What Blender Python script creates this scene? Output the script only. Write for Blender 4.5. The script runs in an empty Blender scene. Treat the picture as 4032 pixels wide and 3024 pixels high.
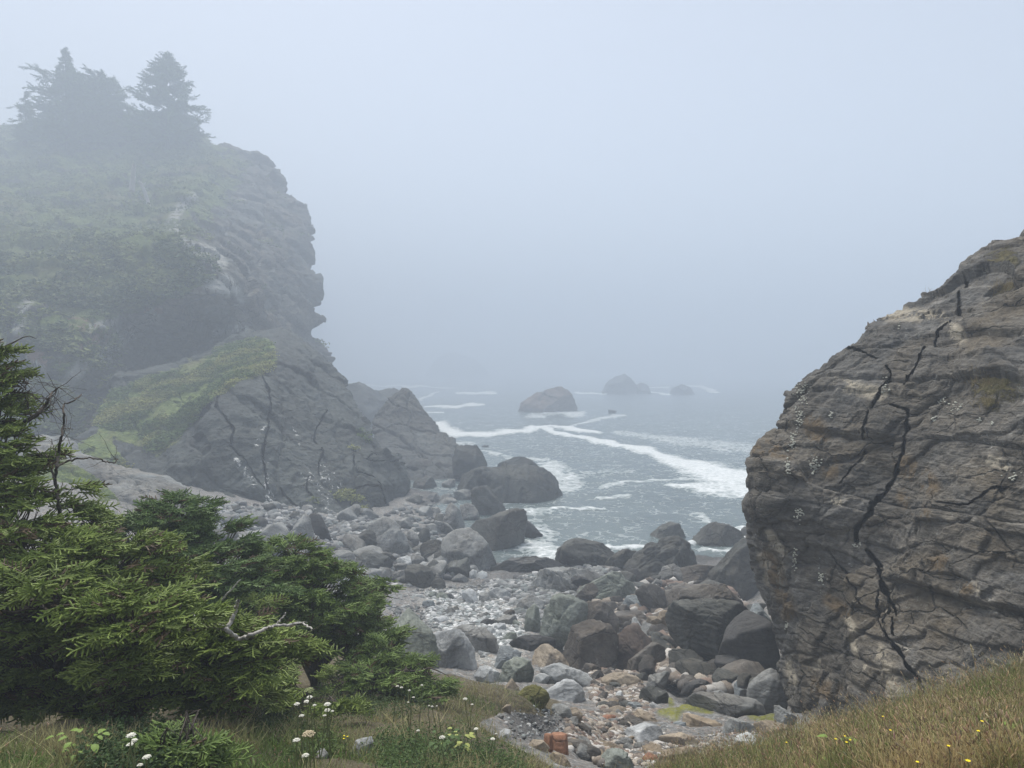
import bpy, bmesh, math, random
import numpy as np
from mathutils import Vector, Matrix, Quaternion

S = bpy.context.scene
COL = S.collection
# ------------------------------------------------------------------ camera, sky, sun, exposure
CAM_H, PITCH, FPX, CX, CY = 11.3, math.radians(1.309), 2933.0, 2016.0, 1512.0   # in pixels of a 4032 px wide frame
cd = bpy.data.cameras.new('camera'); cam = bpy.data.objects.new('camera', cd); COL.objects.link(cam)
cd.sensor_width = 36.0; cd.lens = FPX / 4032.0 * 36.0
cd.clip_start = 0.05; cd.clip_end = 3000
cam.location = (0, 0, CAM_H); cam.rotation_euler = (math.radians(90) - PITCH, 0, 0)
S.camera = cam
S.view_settings.view_transform = 'Standard'; S.view_settings.look = 'None'
S.view_settings.gamma = 1; S.view_settings.use_curve_mapping = False
S.view_settings.exposure = 2.25
SUN_EL, SUN_AZ = math.radians(62), math.radians(-25)      # azimuth from +Y towards +X
w = bpy.data.worlds.new("World"); S.world = w; w.use_nodes = True
nt = w.node_tree; nt.nodes.clear()
sky = nt.nodes.new('ShaderNodeTexSky'); sky.sky_type = 'NISHITA'; sky.sun_disc = False
sky.sun_elevation = SUN_EL; sky.sun_rotation = SUN_AZ; sky.dust_density = 1.0; sky.ozone_density = 2.0
hs = nt.nodes.new('ShaderNodeHueSaturation'); hs.inputs['Saturation'].default_value = 0.4
bg = nt.nodes.new('ShaderNodeBackground'); bg.inputs['Strength'].default_value = 0.042
ow = nt.nodes.new('ShaderNodeOutputWorld')
nt.links.new(sky.outputs[0], hs.inputs['Color']); nt.links.new(hs.outputs[0], bg.inputs['Color']); nt.links.new(bg.outputs[0], ow.inputs['Surface'])
sl = bpy.data.lights.new('sun', 'SUN'); sl.energy = 1.5; sl.angle = math.radians(40); sl.color = (1, 0.955, 0.88)
so = bpy.data.objects.new('sun', sl); COL.objects.link(so)
sd = Vector((math.sin(SUN_AZ) * math.cos(SUN_EL), math.cos(SUN_AZ) * math.cos(SUN_EL), math.sin(SUN_EL)))
so.rotation_euler = sd.to_track_quat('Z', 'Y').to_euler(); so.location = (0, 0, 60)
cy = S.cycles
cy.max_bounces = 6; cy.diffuse_bounces = 3; cy.glossy_bounces = 2; cy.transmission_bounces = 2; cy.volume_bounces = 3
cy.transparent_max_bounces = 8; cy.caustics_reflective = False; cy.caustics_refractive = False
cy.use_denoising = True

# ------------------------------------------------------------------ pixel <-> world
FW = np.array((0, math.cos(PITCH), -math.sin(PITCH))); UP = np.array((0, math.sin(PITCH), math.cos(PITCH))); RT = np.array((1.0, 0, 0))
CAMP = np.array((0, 0, CAM_H))
def ray(px, py):
    px = np.asarray(px, float); py = np.asarray(py, float)
    return FW + ((px - CX) / FPX)[..., None] * RT - ((py - CY) / FPX)[..., None] * UP
def at(px, py, D):
    return CAMP + ray(px, py) * np.asarray(D, float)[..., None]
def proj(P):
    q = np.asarray(P, float) - CAMP; d = q @ FW; d = np.where(np.abs(d) < 1e-3, 1e-3, d)
    return CX + FPX * (q @ RT) / d, CY - FPX * (q @ UP) / d, d
# ------------------------------------------------------------------ noise
_r = np.random.RandomState(7)
_P = np.concatenate([_r.permutation(256)] * 3).astype(np.int32)
_G = _r.normal(size=(256, 3)); _G /= np.linalg.norm(_G, axis=1)[:, None]; _G = _G.astype(np.float32)
_GX, _GY, _GZ = (np.ascontiguousarray(_G[:, k]) for k in range(3))
def pn(p):
    p = np.asarray(p, np.float32); sh = p.shape[:-1]; p = p.reshape(-1, 3)
    fl = np.floor(p); f = p - fl; i = fl.astype(np.int32) & 255; u = f * f * f * (f * (f * 6 - 15) + 10)
    x, y, z = (np.ascontiguousarray(f[:, k]) for k in range(3)); ux, uy, uz = (np.ascontiguousarray(u[:, k]) for k in range(3))
    i0, i1, i2 = i[:, 0], i[:, 1], i[:, 2]
    def lp(a, b, t): return a + (b - a) * t
    zs = []
    for c in (0, 1):
        ys = []
        for b in (0, 1):
            xs = []
            for a_ in (0, 1):
                g = _P[_P[_P[i0 + a_] + i1 + b] + i2 + c]
                xs.append(_GX[g] * (x - a_) + _GY[g] * (y - b) + _GZ[g] * (z - c))
            ys.append(lp(xs[0], xs[1], ux))
        zs.append(lp(ys[0], ys[1], uy))
    return (lp(zs[0], zs[1], uz) * 1.5).reshape(sh)
def fbm(p, octv=4, gain=.5, lac=2.03):
    s = 0; a = 1
    for k in range(octv):
        s = s + a * pn(np.asarray(p) * (lac ** k) + 17.3 * k); a *= gain
    return s
def ridged(p, octv=4, gain=.5):
    s = 0; a = 1
    for k in range(octv):
        s = s + a * (1 - 2 * np.abs(pn(np.asarray(p) * (2.07 ** k) + 9.1 * k))); a *= gain
    return s / 1.8
def hsh(a, b, c, seed=0):
    h = (a.astype(np.int64) * 73856093) ^ (b.astype(np.int64) * 19349663) ^ (c.astype(np.int64) * 83492791) ^ (seed * 2654435)
    h = (h ^ (h >> 13)) * 1274126177 & 0x7fffffff
    return ((h ^ (h >> 16)) & 0xffff) / 65535.0
def ssm(a, b, x):
    t = np.clip((x - a) / (b - a), 0, 1); return t * t * (3 - 2 * t)
def joints(p, dirs, sizes, warp=.35, seed=1, groove=.06):
    """blocks between joint planes: returns (random offset per block -1..1, groove mask 0..1)"""
    wv = fbm(np.asarray(p) / (np.mean(sizes) * 1.7) + seed, 3)
    ts = []; gm = 0
    for k, (d, s) in enumerate(zip(dirs, sizes)):
        d = np.array(d, float); d /= np.linalg.norm(d)
        t = p @ d / s + warp * wv * (1 + .4 * k) + .37 * k + seed
        ts.append(np.floor(t).astype(np.int64)); fr = t - np.floor(t); e = np.minimum(fr, 1 - fr)
        gm = np.maximum(gm, 1 - ssm(0, groove, e))
    return hsh(ts[0], ts[1], ts[2] if len(ts) > 2 else ts[0] * 0, seed) * 2 - 1, gm
# ------------------------------------------------------------------ mesh helpers
def mesh_np(name, V, faces, attrs=None, smooth=True, cols=None):
    """faces: list of int arrays (n,3)/(n,4)"""
    me = bpy.data.meshes.new(name)
    V = np.ascontiguousarray(V, np.float32)
    faces = [np.ascontiguousarray(f, np.int32) for f in faces if len(f)]
    nl = sum(f.size for f in faces); nf = sum(len(f) for f in faces)
    me.vertices.add(len(V)); me.loops.add(nl); me.polygons.add(nf)
    me.vertices.foreach_set('co', V.ravel())
    me.loops.foreach_set('vertex_index', np.concatenate([f.ravel() for f in faces]))
    tot = np.concatenate([np.full(len(f), f.shape[1], np.int32) for f in faces])
    me.polygons.foreach_set('loop_start', np.concatenate([[0], np.cumsum(tot)[:-1]]).astype(np.int32))
    me.polygons.foreach_set('use_smooth', np.full(nf, smooth, bool))
    for k, a in (attrs or {}).items():
        at_ = me.attributes.new(k, 'FLOAT', 'POINT'); at_.data.foreach_set('value', np.ascontiguousarray(a, np.float32))
    for k, a in (cols or {}).items():
        at_ = me.attributes.new(k, 'FLOAT_COLOR', 'POINT')
        at_.data.foreach_set('color', np.ascontiguousarray(np.hstack([a, np.ones((len(a), 1))]), np.float32).ravel())
    me.update(calc_edges=True)
    return me
def link(name, me, mat, parent=None, loc=None, label=None, cat=None, group=None, kind=None):
    o = bpy.data.objects.new(name, me); COL.objects.link(o)
    if mat is not None and me is not None: me.materials.append(mat)
    if parent is not None: o.parent = parent
    if loc is not None: o.location = loc
    tag(o, label, cat, group, kind)
    return o
def tag(o, label=None, cat=None, group=None, kind=None):
    for k, v in (('label', label), ('category', cat), ('group', group), ('kind', kind)):
        if v: o[k] = v
    return o
def vnorm(V, faces):
    n = np.zeros_like(V)
    for f in faces:
        a, b, c = V[f[:, 0]], V[f[:, 1]], V[f[:, 2]]
        if f.shape[1] == 4: m = np.cross(V[f[:, 2]] - a, V[f[:, 3]] - b)
        else: m = np.cross(b - a, c - a)
        for k in range(f.shape[1]):
            for ax in range(3): n[:, ax] += np.bincount(f[:, k], m[:, ax], len(V))
    return n / np.maximum(np.linalg.norm(n, axis=1), 1e-9)[:, None]
class RBF:
    def __init__(s, pts, val, smooth=1e-3):
        s.p = np.asarray(pts, float); v = np.asarray(val, float); n = len(v); d = s.p.shape[1]
        s.c = s.p.mean(0); s.s = s.p.std() + 1e-9; q = (s.p - s.c) / s.s; s.q = q
        K = np.linalg.norm(q[:, None] - q[None], axis=2) - smooth * np.eye(n)
        Pm = np.hstack([np.ones((n, 1)), q])
        A = np.block([[K, Pm], [Pm.T, np.zeros((d + 1, d + 1))]])
        s.w = np.linalg.solve(A, np.concatenate([v, np.zeros(d + 1)])); s.n = n
    def __call__(s, x):
        x = (np.asarray(x, float) - s.c) / s.s; out = np.empty(len(x))
        for i in range(0, len(x), 40000):
            c = x[i:i + 40000]
            out[i:i + 40000] = np.linalg.norm(c[:, None] - s.q[None], axis=2) @ s.w[:s.n] + s.w[s.n] + c @ s.w[s.n + 1:]
        return out
def inpoly(px, py, poly):
    poly = np.asarray(poly, float); ins = np.zeros(px.shape, bool); j = len(poly) - 1
    for i in range(len(poly)):
        xi, yi = poly[i]; xj, yj = poly[j]
        c = ((yi > py) != (yj > py)) & (px < (xj - xi) * (py - yi) / (yj - yi + 1e-12) + xi)
        ins ^= c; j = i
    return ins
def pldist(px, py, pl, sx=1.0):
    """distance to a polyline and the parameter (0..n-1) of the nearest point"""
    best = np.full(px.shape, 1e9); par = np.zeros(px.shape)
    for i in range(len(pl) - 1):
        ax, ay = pl[i][0] * sx, pl[i][1]; bx, by = pl[i + 1][0] * sx, pl[i + 1][1]
        dx, dy = bx - ax, by - ay; t = np.clip(((px * sx - ax) * dx + (py - ay) * dy) / (dx * dx + dy * dy + 1e-9), 0, 1)
        d = np.hypot(px * sx - ax - t * dx, py - ay - t * dy); m = d < best
        best = np.where(m, d, best); par = np.where(m, i + t, par)
    return best, par
def softpoly(px, py, poly, soft):
    d, _ = pldist(px, py, list(poly) + [poly[0]])
    return ssm(-soft, soft, np.where(inpoly(px, py, poly), d, -d))
CROP = {'c1': (0, 0, 1.58), 'c2': (0, 900, 1.58), 'c4': (1100, 1350, 1.8433), 'c5': (1200, 2200, 2.013), 'c6': (2100, 1350, 1.9518), 'c7': (2100, 2050, 1.7036),
        'c8': (2900, 850, 1.508), 'c9': (2900, 1900, 1.476), 'c3': (0, 1900, 1.4757),
        'A1': (1100, 1950, 3.6867), 'A2': (1600, 1750, 3.16), 'A3': (1600, 2200, 3.6867), 'A4': (2100, 2100, 3.6867), 'A5': (2550, 2250, 3.6867),
        'A6': (2100, 2500, 3.6867), 'A7': (2550, 2600, 3.6867), 'A8': (1900, 2600, 3.16), 'B1': (0, 1300, 2.37), 'B2': (0, 2600, 2.212), 'B3': (1000, 2600, 2.212), 'B4': (3000, 2600, 2.1434), 'f': (0, 0, 1)}
def CR(c, *pts):
    x, y, k = CROP[c]; return [(x + p[0] / k, y + p[1] / k) for p in pts]
# ------------------------------------------------------------------ node helper
class NT:
    def __init__(s, name):
        s.m = bpy.data.materials.new(name); s.m.use_nodes = True; s.t = s.m.node_tree; s.t.nodes.clear()
        s.out = s.t.nodes.new('ShaderNodeOutputMaterial')
    def n(s, typ, ins=None, **kw):
        nd = s.t.nodes.new('ShaderNode' + typ)
        for k, v in kw.items(): setattr(nd, k, v)
        for k, v in (ins or {}).items(): s.set(nd.inputs[k], v)
        return nd
    def set(s, sock, v):
        if hasattr(v, 'is_output'): s.t.links.new(v, sock)
        elif hasattr(v, 'outputs'): s.t.links.new(v.outputs[0], sock)
        else:
            if isinstance(v, (tuple, list)) and len(v) == 3 and sock.type == 'RGBA': v = (*v, 1)
            sock.default_value = v
    def math(s, op, a, b=0.0, c=None, clamp=False):
        i = {0: a, 1: b}
        if c is not None: i[2] = c
        return s.n('Math', i, operation=op, use_clamp=clamp).outputs[0]
    def noise(s, vec, scale, detail=6, rough=.6, dist=0.0):
        return s.n('TexNoise', {'Vector': vec, 'Scale': scale, 'Detail': detail, 'Roughness': rough, 'Distortion': dist}).outputs[0]
    def ramp(s, fac, stops, interp='LINEAR'):
        r = s.n('ValToRGB', {'Fac': fac}); r.color_ramp.interpolation = interp; e = r.color_ramp.elements
        while len(e) < len(stops): e.new(.5)
        for k, (p, c) in enumerate(stops):
            e[k].position = p; e[k].color = (*c, 1) if isinstance(c, (tuple, list)) else (c, c, c, 1)
        return r.outputs[0]
    def mix(s, f, a, b, blend='MIX'):
        m = s.n('Mix', data_type='RGBA', blend_type=blend); s.set(m.inputs[0], f); s.set(m.inputs[6], a); s.set(m.inputs[7], b); return m.outputs[2]
    def attr(s, name, out='Fac'):
        return s.n('Attribute', attribute_name=name).outputs[out]
    def map(s, vec, scale=(1, 1, 1), rot=(0, 0, 0), loc=(0, 0, 0)):
        return s.n('Mapping', {'Vector': vec, 'Scale': scale, 'Rotation': rot, 'Location': loc}).outputs[0]
    def finish(s, col, rough=.9, bump=None, bs=.5, bd=.05, spec=.25, extra=None):
        b = s.n('BsdfPrincipled', {'Base Color': col, 'Roughness': rough, 'Specular IOR Level': spec})
        if bump is not None: s.set(b.inputs['Normal'], s.n('Bump', {'Height': bump, 'Strength': bs, 'Distance': bd}).outputs[0])
        for k, v in (extra or {}).items(): s.set(b.inputs[k], v)
        s.set(s.out.inputs['Surface'], b.outputs[0]); s.bsdf = b
        return s.m
def mulc(c, k): return tuple(min(1, x * k) for x in c)
def rock_mat(name, base, light, dark, tint=None, tint_amt=.5, scale=1.0, vein=.25, lichen=0.0, crack=.6, strat=(0, .5, .3), rough=.9, obj=True, veg=None, bd=.05, bs=.7, wavy=.5):
    """base/light/dark colours; scale = feature frequency per metre"""
    N = NT(name); tc = N.n('TexCoord'); vec = tc.outputs['Object']
    if obj:
        rnd = N.n('ObjectInfo').outputs['Random']
        vec = N.n('VectorMath', {0: vec, 1: N.n('CombineXYZ', {0: N.math('MULTIPLY', rnd, 57.0), 1: N.math('MULTIPLY', rnd, 31.0), 2: N.math('MULTIPLY', rnd, 83.0)})}, operation='ADD').outputs[0]
    n1 = N.noise(vec, 1.1 * scale, 9, .68, .4)
    n2 = N.noise(vec, .35 * scale, 4, .6, .8)
    n3 = N.noise(vec, 9 * scale, 5, .7)
    sv = N.map(vec, (.7, .7, 4.5), strat)
    n4 = N.noise(sv, 1.6 * scale, 8, .68, wavy)
    col = N.ramp(n1, [(.28, dark), (.45, base), (.62, mulc(base, 1.25)), (.78, light)])
    if tint is not None: col = N.mix(N.math('MULTIPLY', N.ramp(n2, [(.42, 0.0), (.66, 1.0)]), tint_amt), col, N.mix(.5, tint, N.mix(1, tint, N.ramp(n3, [(.3, .4), (.7, 1.0)]), 'MULTIPLY')))
    # foliation veins
    col = N.mix(N.math('MULTIPLY', N.ramp(n4, [(.56, 0.0), (.7, 1.0)]), vein), col, light)
    col = N.mix(N.math('MULTIPLY', N.ramp(n4, [(.3, 1.0), (.43, 0.0)]), min(1, vein * 1.8)), col, dark)
    cv = N.n('VectorMath', {0: vec, 1: N.n('VectorMath', {0: N.n('TexNoise', {'Vector': vec, 'Scale': 1.5 * scale, 'Detail': 4}).outputs[1], 'Scale': .55 / scale}, operation='SCALE').outputs[0]}, operation='ADD').outputs[0]
    vo = N.n('TexVoronoi', {'Vector': N.map(cv, (1, 1, 1.6), strat), 'Scale': .8 * scale}, feature='DISTANCE_TO_EDGE').outputs[0]
    ck = N.ramp(vo, [(0.0, 1.0), (.035, 0.0)])
    ckm = N.math('MULTIPLY', ck, N.math('MULTIPLY', N.ramp(n2, [(.45, 0.0), (.6, 1.0)]), crack))
    col = N.mix(ckm, col, mulc(dark, .45))
    col = N.mix(.8, col, N.ramp(N.noise(vec, .55 * scale, 5, .6, .5), [(.3, .45), (.5, 1.0), (.7, 1.45)]), 'MULTIPLY')
    if lichen > 0:
        li = N.math('MULTIPLY', N.ramp(N.noise(vec, 5 * scale, 6, .75), [(.6, 0.0), (.66, 1.0)]), N.ramp(N.noise(vec, .6 * scale, 3), [(.48, 0.0), (.6, lichen)]))
        col = N.mix(li, col, (.5, .5, .46))
    col = N.mix(.55, col, N.ramp(n3, [(.25, .45), (.5, 1.0), (.75, 1.5)]), 'MULTIPLY')
    h = N.math('ADD', N.math('MULTIPLY', n1, .8), N.math('ADD', N.math('MULTIPLY', n4, .7), N.math('ADD', N.math('MULTIPLY', n3, .42), N.math('MULTIPLY', ckm, -.5))))
    rg = rough
    if veg is not None:
        v = N.attr('veg'); nv = N.noise(vec, veg[2], 6, .75)
        vm = N.ramp(N.math('ADD', v, N.math('MULTIPLY', N.math('SUBTRACT', N.noise(vec, veg[3], 7, .75), .5), 1.9)), [(.42, 0.0), (.58, 1.0)])
        vc = N.ramp(nv, [(.25, mulc(veg[0], .35)), (.5, veg[0]), (.75, veg[1])])
        vc = N.mix(N.ramp(N.noise(vec, veg[3] * .8, 5), [(.5, 0.0), (.7, .75)]), vc, (.16, .13, .075))
        col = N.mix(vm, col, vc); h = N.math('ADD', h, N.math('MULTIPLY', N.math('MULTIPLY', nv, vm), 1.6))
    return N.finish(col, rg, h, bs, bd)
# ------------------------------------------------------------------ large rock masses grown as closed shells
def rough_fn(A=(1.2, 8), J=None, R=(0, 1), F=(.1, .5), oct_=5):
    def f(P):
        d = A[0] * fbm(P / A[1], 4)
        if J:
            o, g = joints(P, J[0], J[1], J[4] if len(J) > 4 else .35, 3); d = d + J[2] * o - J[3] * g
        if R[0]: d = d + R[0] * ridged(P / R[1] + 5, 4)
        d = d + F[0] * fbm(P / F[1] + 3, oct_, .58)
        return d
    return f
def shell(name, rows, ctrl, mat, thick, nf, nv, disp, rl=2.0, rr=2.0, rt=2.0, nb=24, cracks=(), vegf=None, cw=1.0, jag=0.0, **tg):
    rows = sorted(rows); ry = np.array([r[0] for r in rows], float); rl_ = [r[1] for r in rows]; rr_ = [r[2] for r in rows]
    py = np.linspace(ry[0], ry[-1], nv); 
    py = ry[0] + (ry[-1] - ry[0]) * (np.linspace(0, 1, nv) ** 1.06)
    xl = np.interp(py, ry, rl_); xr = np.interp(py, ry, rr_)
    if jag:
        q = np.stack([py * 0, py * 0 + 3.3, py / (jag * 4)], 1); xl = xl + jag * fbm(q, 4); xr = xr + jag * fbm(q + 40, 4)
    u = np.linspace(0, 1, nf)
    PX = xl[:, None] + (xr - xl)[:, None] * u[None]; PY = np.repeat(py[:, None], nf, 1)
    rb = RBF([(c[0], c[1]) for c in ctrl], [c[2] for c in ctrl], 1e-3)
    D = rb(np.stack([PX.ravel(), PY.ravel()], 1)).reshape(PX.shape)
    def rnd(e, R): t = np.clip(1 - e / R, 0, 1); return R * (1 - np.sqrt(np.maximum(1 - t * t, 0)))
    m = D / FPX
    if rl: D = D + rnd((PX - xl[:, None]) * m, rl)
    if rr: D = D + rnd((xr[:, None] - PX) * m, rr)
    if rt: D = D + rnd((PY - py[0]) * m, rt)
    CK = np.zeros(D.shape)
    for pl, wd, dep in cracks:
        d, t = pldist(PX + 4 * pn(np.stack([PX / 16, PY / 16, PX * 0], -1)) + 5 * pn(np.stack([PX / 60, PY / 60, PX * 0], -1)), PY, pl); wloc = np.interp(t, np.arange(len(pl)), wd) * np.clip(.9 + .9 * pn(np.stack([PX / 34, PY / 34, PX * 0 + 8], -1)), .6, 1.5)
        CK = np.maximum(CK, 2 * dep * (1 - ssm(.7, 1.0, d / np.maximum(wloc * cw, .1))))
    # back of the shell: along the sight line, drawn in
    ub = np.linspace(1, 0, nb + 2)[1:-1]; ins = .06
    PB = xl[:, None] + (xr - xl)[:, None] * (ins + (1 - 2 * ins) * ub)[None]
    DB = np.interp(ub, u, D.mean(0))[None] * 0 + (D[:, -1:] * ub[None] + D[:, :1] * (1 - ub)[None]) + thick
    YB = np.repeat(py[:, None], nb, 1) + (py[-1] - py[0]) * .05
    ring = nf + nb
    V = np.concatenate([at(PX, PY, D), at(PB, YB, DB)], 1).reshape(-1, 3)
    i = np.arange(nv - 1)[:, None] * ring; j = np.arange(ring)[None]; jn = (j + 1) % ring
    F = np.stack([i + j, i + ring + j, i + ring + jn, i + jn], -1).reshape(-1, 4)
    top = V[:ring].mean(0); k = len(V); V = np.vstack([V, top])
    T = np.stack([np.full(ring, k), np.arange(ring), (np.arange(ring) + 1) % ring], 1)
    nrm = vnorm(V, [F, T])
    fi = (np.arange(nv)[:, None] * ring + np.arange(nf)[None]).ravel()
    if (nrm[fi] * (CAMP - V[fi])).sum(1).mean() < 0: nrm = -nrm; F = F[:, ::-1]; T = T[:, ::-1]
    d = disp(V); V = V + nrm * d[:, None]
    if len(cracks):
        q = V[fi] - CAMP; V[fi] += q / np.linalg.norm(q, axis=1)[:, None] * CK.ravel()[:, None]
    at_ = {}
    if vegf is not None:
        n2 = vnorm(V, [F, T]); qx, qy, _ = proj(V); at_['veg'] = np.clip(vegf(qx, qy, n2, V), 0, 1)
    base = V[(nv - 1) * ring:(nv - 1) * ring + nf].mean(0)
    me = mesh_np(name, V - base, [F, T], at_)
    return link(name, me, mat, loc=base, **tg)

GREEN = ((.12, .165, .04), (.25, .28, .08))
M_cliff = rock_mat('headland_rock', (.072, .079, .072), (.28, .275, .25), (.028, .03, .032), (.16, .125, .09), .6, .22, .4, .0, .6, (.3, .4, 0), obj=False, veg=(*GREEN, 1.2, .12), bd=1.0, bs=.8)
M_butt = rock_mat('buttress_rock', (.048, .055, .052), (.115, .122, .112), (.025, .028, .028), (.08, .083, .066), .3, .3, .18, .0, .6, (.5, .5, .3), obj=False, veg=(*GREEN, 2.0, .25), bd=.5, bs=.6)
# guano splashes and a warm tint belong to the buttress face only
def add_spots(m, scale, lo, col=(.6, .6, .58), attr='guano'):
    t = m.node_tree; b = [n for n in t.nodes if n.type == 'BSDF_PRINCIPLED'][0]; N = NT.__new__(NT); N.t = t; N.m = m
    src = b.inputs['Base Color'].links[0].from_socket
    tc = N.n('TexCoord').outputs['Object']
    f = N.ramp(N.noise(N.map(tc, (1.6, 1.6, .6)), scale, 5, .75), [(lo, 0.0), (lo + .05, 1.0)])
    g = N.math('MULTIPLY', f, N.attr(attr))
    N.set(b.inputs['Base Color'], N.mix(g, src, col))
add_spots(M_butt, 1.6, .565, (.6, .6, .58))

rowsB1 = [(500, -700, 470), (513, -700, 759), (563, -700, 848), (582, -700, 899), (601, -700, 987), (627, -700, 1032), (658, -700, 1070), (709, -700, 1108), (740, -700, 1114), (772, -700, 1152), (797, -700, 1190), (829, -700, 1212), (880, -700, 1228), (1013, -700, 1224), (1065, -700, 1221), (1096, -700, 1244), (1153, -700, 1240), (1188, -700, 1222), (1254, -700, 1278), (1273, -700, 1280), (1311, -700, 1250), (1356, -700, 1285), (1394, -700, 1304), (1470, -700, 1309), (1600, -700, 1330), (2080, -700, 1330)]
ctB1 = [(c[0], c[1], c[2] * (1.04 if c[1] > 1150 else 1.04 + .05 * min(1, (1150 - c[1]) / 400))) for c in [(-700, 520, 195), (0, 510, 190), (400, 500, 190), (760, 520, 182), (1000, 620, 165), (1200, 850, 150), (1229, 1013, 140), (1240, 1150, 128), (1278, 1260, 116), (1240, 1320, 118), (1309, 1450, 108), (1320, 1600, 100), (-700, 800, 130), (0, 800, 130), (300, 800, 132), (600, 800, 128), (900, 800, 142), (1050, 1000, 124), (1000, 1250, 101), (-600, 1000, 92), (0, 1000, 93), (300, 1000, 94), (700, 960, 95), (760, 1010, 90), (870, 1110, 88), (910, 1150, 91), (1000, 1400, 91), (0, 1180, 80), (300, 1190, 82), (560, 1200, 82), (680, 1230, 83), (830, 1240, 86), (600, 1285, 95), (720, 1310, 98), (550, 1370, 93), (700, 1420, 92), (520, 1290, 88), (850, 1320, 95), (0, 1400, 72), (100, 1500, 69), (300, 1400, 73), (300, 1550, 70), (430, 1560, 76), (470, 1480, 80), (470, 1650, 74), (100, 1800, 60), (300, 1750, 66), (500, 1800, 70), (-600, 1500, 66), (-600, 2000, 56), (100, 2050, 55), (700, 2050, 70), (1300, 2050, 80), (380, 1300, 75), (200, 1280, 75)]]
P_veg1 = [(-800, 760), (0, 930), (330, 960), (620, 940), (760, 1010), (790, 1110), (640, 1190), (500, 1240), (350, 1260), (250, 1200), (0, 1180), (-800, 1100)]
P_top = [(-800, 300), (500, 300), (900, 590), (980, 640), (840, 900), (700, 950), (300, 960), (-800, 900)]
P_wall = [(-800, 1250), (200, 1230), (480, 1280), (560, 1350), (470, 1480), (380, 1620), (300, 1760), (-800, 1800)]
P_low = [(250, 1700), (420, 1690), (520, 1780), (420, 1830), (260, 1790)]
def vegB1(x, y, n, V):
    v = .85 * softpoly(x, y, P_veg1, 40) + .5 * softpoly(x, y, P_top, 60) + .42 * softpoly(x, y, P_wall, 50) + .9 * softpoly(x, y, P_low, 20)
    return v + .5 * np.clip(n[:, 2] - .35, 0, 1)
hl = shell('headland', rowsB1, ctB1, M_cliff, 45, 620, 620, rough_fn((1.3, 16), (((.5, .25, .8), (1, .4, -.3), (.2, 1, .1)), (4.5, 6, 7), .85, .4, .3), (.7, 5), (.3, 1.4)), rl=0, rr=9, rt=14, vegf=vegB1, jag=5, label='tall fog veiled headland with green ledges and trees on its crest', cat='cliff')
rowsB2 = [(1318, 1010, 1130), (1345, 900, 1180), (1400, 770, 1240), (1450, 660, 1290), (1470, 590, 1309), (1501, 466, 1342), (1551, 445, 1377), (1590, 425, 1400), (1640, 396, 1437), (1692, 390, 1474), (1719, 340, 1480), (1762, 300, 1482), (1774, 295, 1500), (1782, 290, 1585), (1840, 285, 1602), (1900, 290, 1618), (2000, 290, 1560), (2180, 290, 1560)]
ctB2 = [(700, 2050, 50.5), (400, 2050, 48), (1100, 2080, 49.5), (1450, 2060, 51.5), (1510, 1900, 56), (1590, 1790, 64), (1610, 1900, 61), (1560, 2060, 55), (1490, 1860, 57.5), (1480, 1760, 60), (1400, 1600, 67), (1309, 1470, 75), (1180, 1400, 75), (1100, 1450, 66.5), (1050, 1480, 64), (960, 1520, 61.8), (860, 1585, 59), (790, 1670, 56.8), (700, 1800, 53.8), (680, 1830, 53), (1000, 1700, 56), (1000, 1900, 52), (1250, 1700, 60), (1250, 1900, 53.5), (850, 1900, 51.6), (1100, 1580, 61), (1250, 1550, 66), (1000, 1350, 81), (900, 1400, 78), (700, 1460, 77), (550, 1490, 75.5), (470, 1510, 74), (430, 1620, 66), (420, 1700, 61.5), (600, 1700, 62), (600, 1600, 68.5), (800, 1500, 71), (950, 1430, 73.5), (1080, 1390, 74), (700, 1600, 66.5), (740, 1680, 60), (640, 1790, 57), (330, 1760, 57), (500, 1850, 55), (600, 1900, 52.5), (560, 1780, 58.5)]
P_g2 = [(380, 1640), (430, 1540), (560, 1500), (820, 1400), (980, 1330), (1070, 1345), (1090, 1420), (1040, 1470), (960, 1500), (850, 1560), (790, 1640), (700, 1740), (620, 1790), (500, 1740), (400, 1720)]
P_g3 = [(280, 1760), (400, 1700), (470, 1780), (520, 1870), (400, 1850)]
def vegB2(x, y, n, V):
    return .85 * softpoly(x, y, P_g2, 34) + .8 * softpoly(x, y, P_g3, 20) + .3 * np.clip(n[:, 2] - .6, 0, 1)
crk = [(CR('c2', (1630, 930), (1660, 1030), (1670, 1150), (1660, 1290), (1620, 1420), (1650, 1560), (1660, 1659)), [3, 5, 5, 4, 6, 5, 4], 1.6), (CR('c4', (350, 490), (280, 600), (265, 690), (320, 800), (280, 880), (290, 980)), [2, 3, 3, 4, 3, 2], 1.0),
       (CR('c2', (1360, 1060), (1370, 1150), (1450, 1290), (1440, 1390), (1560, 1530), (1640, 1659)), [5, 5, 4, 3, 3, 3], 1.2), (CR('c4', (200, 1000), (195, 1110), (300, 1200)), [3, 3, 2], 1.0), (CR('c4', (0, 1080), (120, 1210), (200, 1290)), [4, 5, 4], 1.2), (CR('c4', (540, 760), (560, 960), (690, 1010), (740, 1180)), [3, 3, 3, 2], 1.0), (CR('c4', (545, 1050), (700, 1060)), [3, 3], .8), (CR('c4', (690, 790), (640, 840), (920, 880)), [3, 3, 3], .7)]
bu = shell('rock_buttress', rowsB2, ctB2, M_butt, 30, 620, 520, rough_fn((.45, 10), (((.55, .1, .75), (1, .5, -.2), (.3, 1, .2)), (3.6, 5.0, 6), .34, .16, .22), (.4, 4), (.16, 1.1)), rl=3, rr=4, rt=4, cracks=crk, vegf=vegB2, jag=4, label='dark cracked rock buttress below the headland with a green sloping top', cat='cliff')
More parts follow.
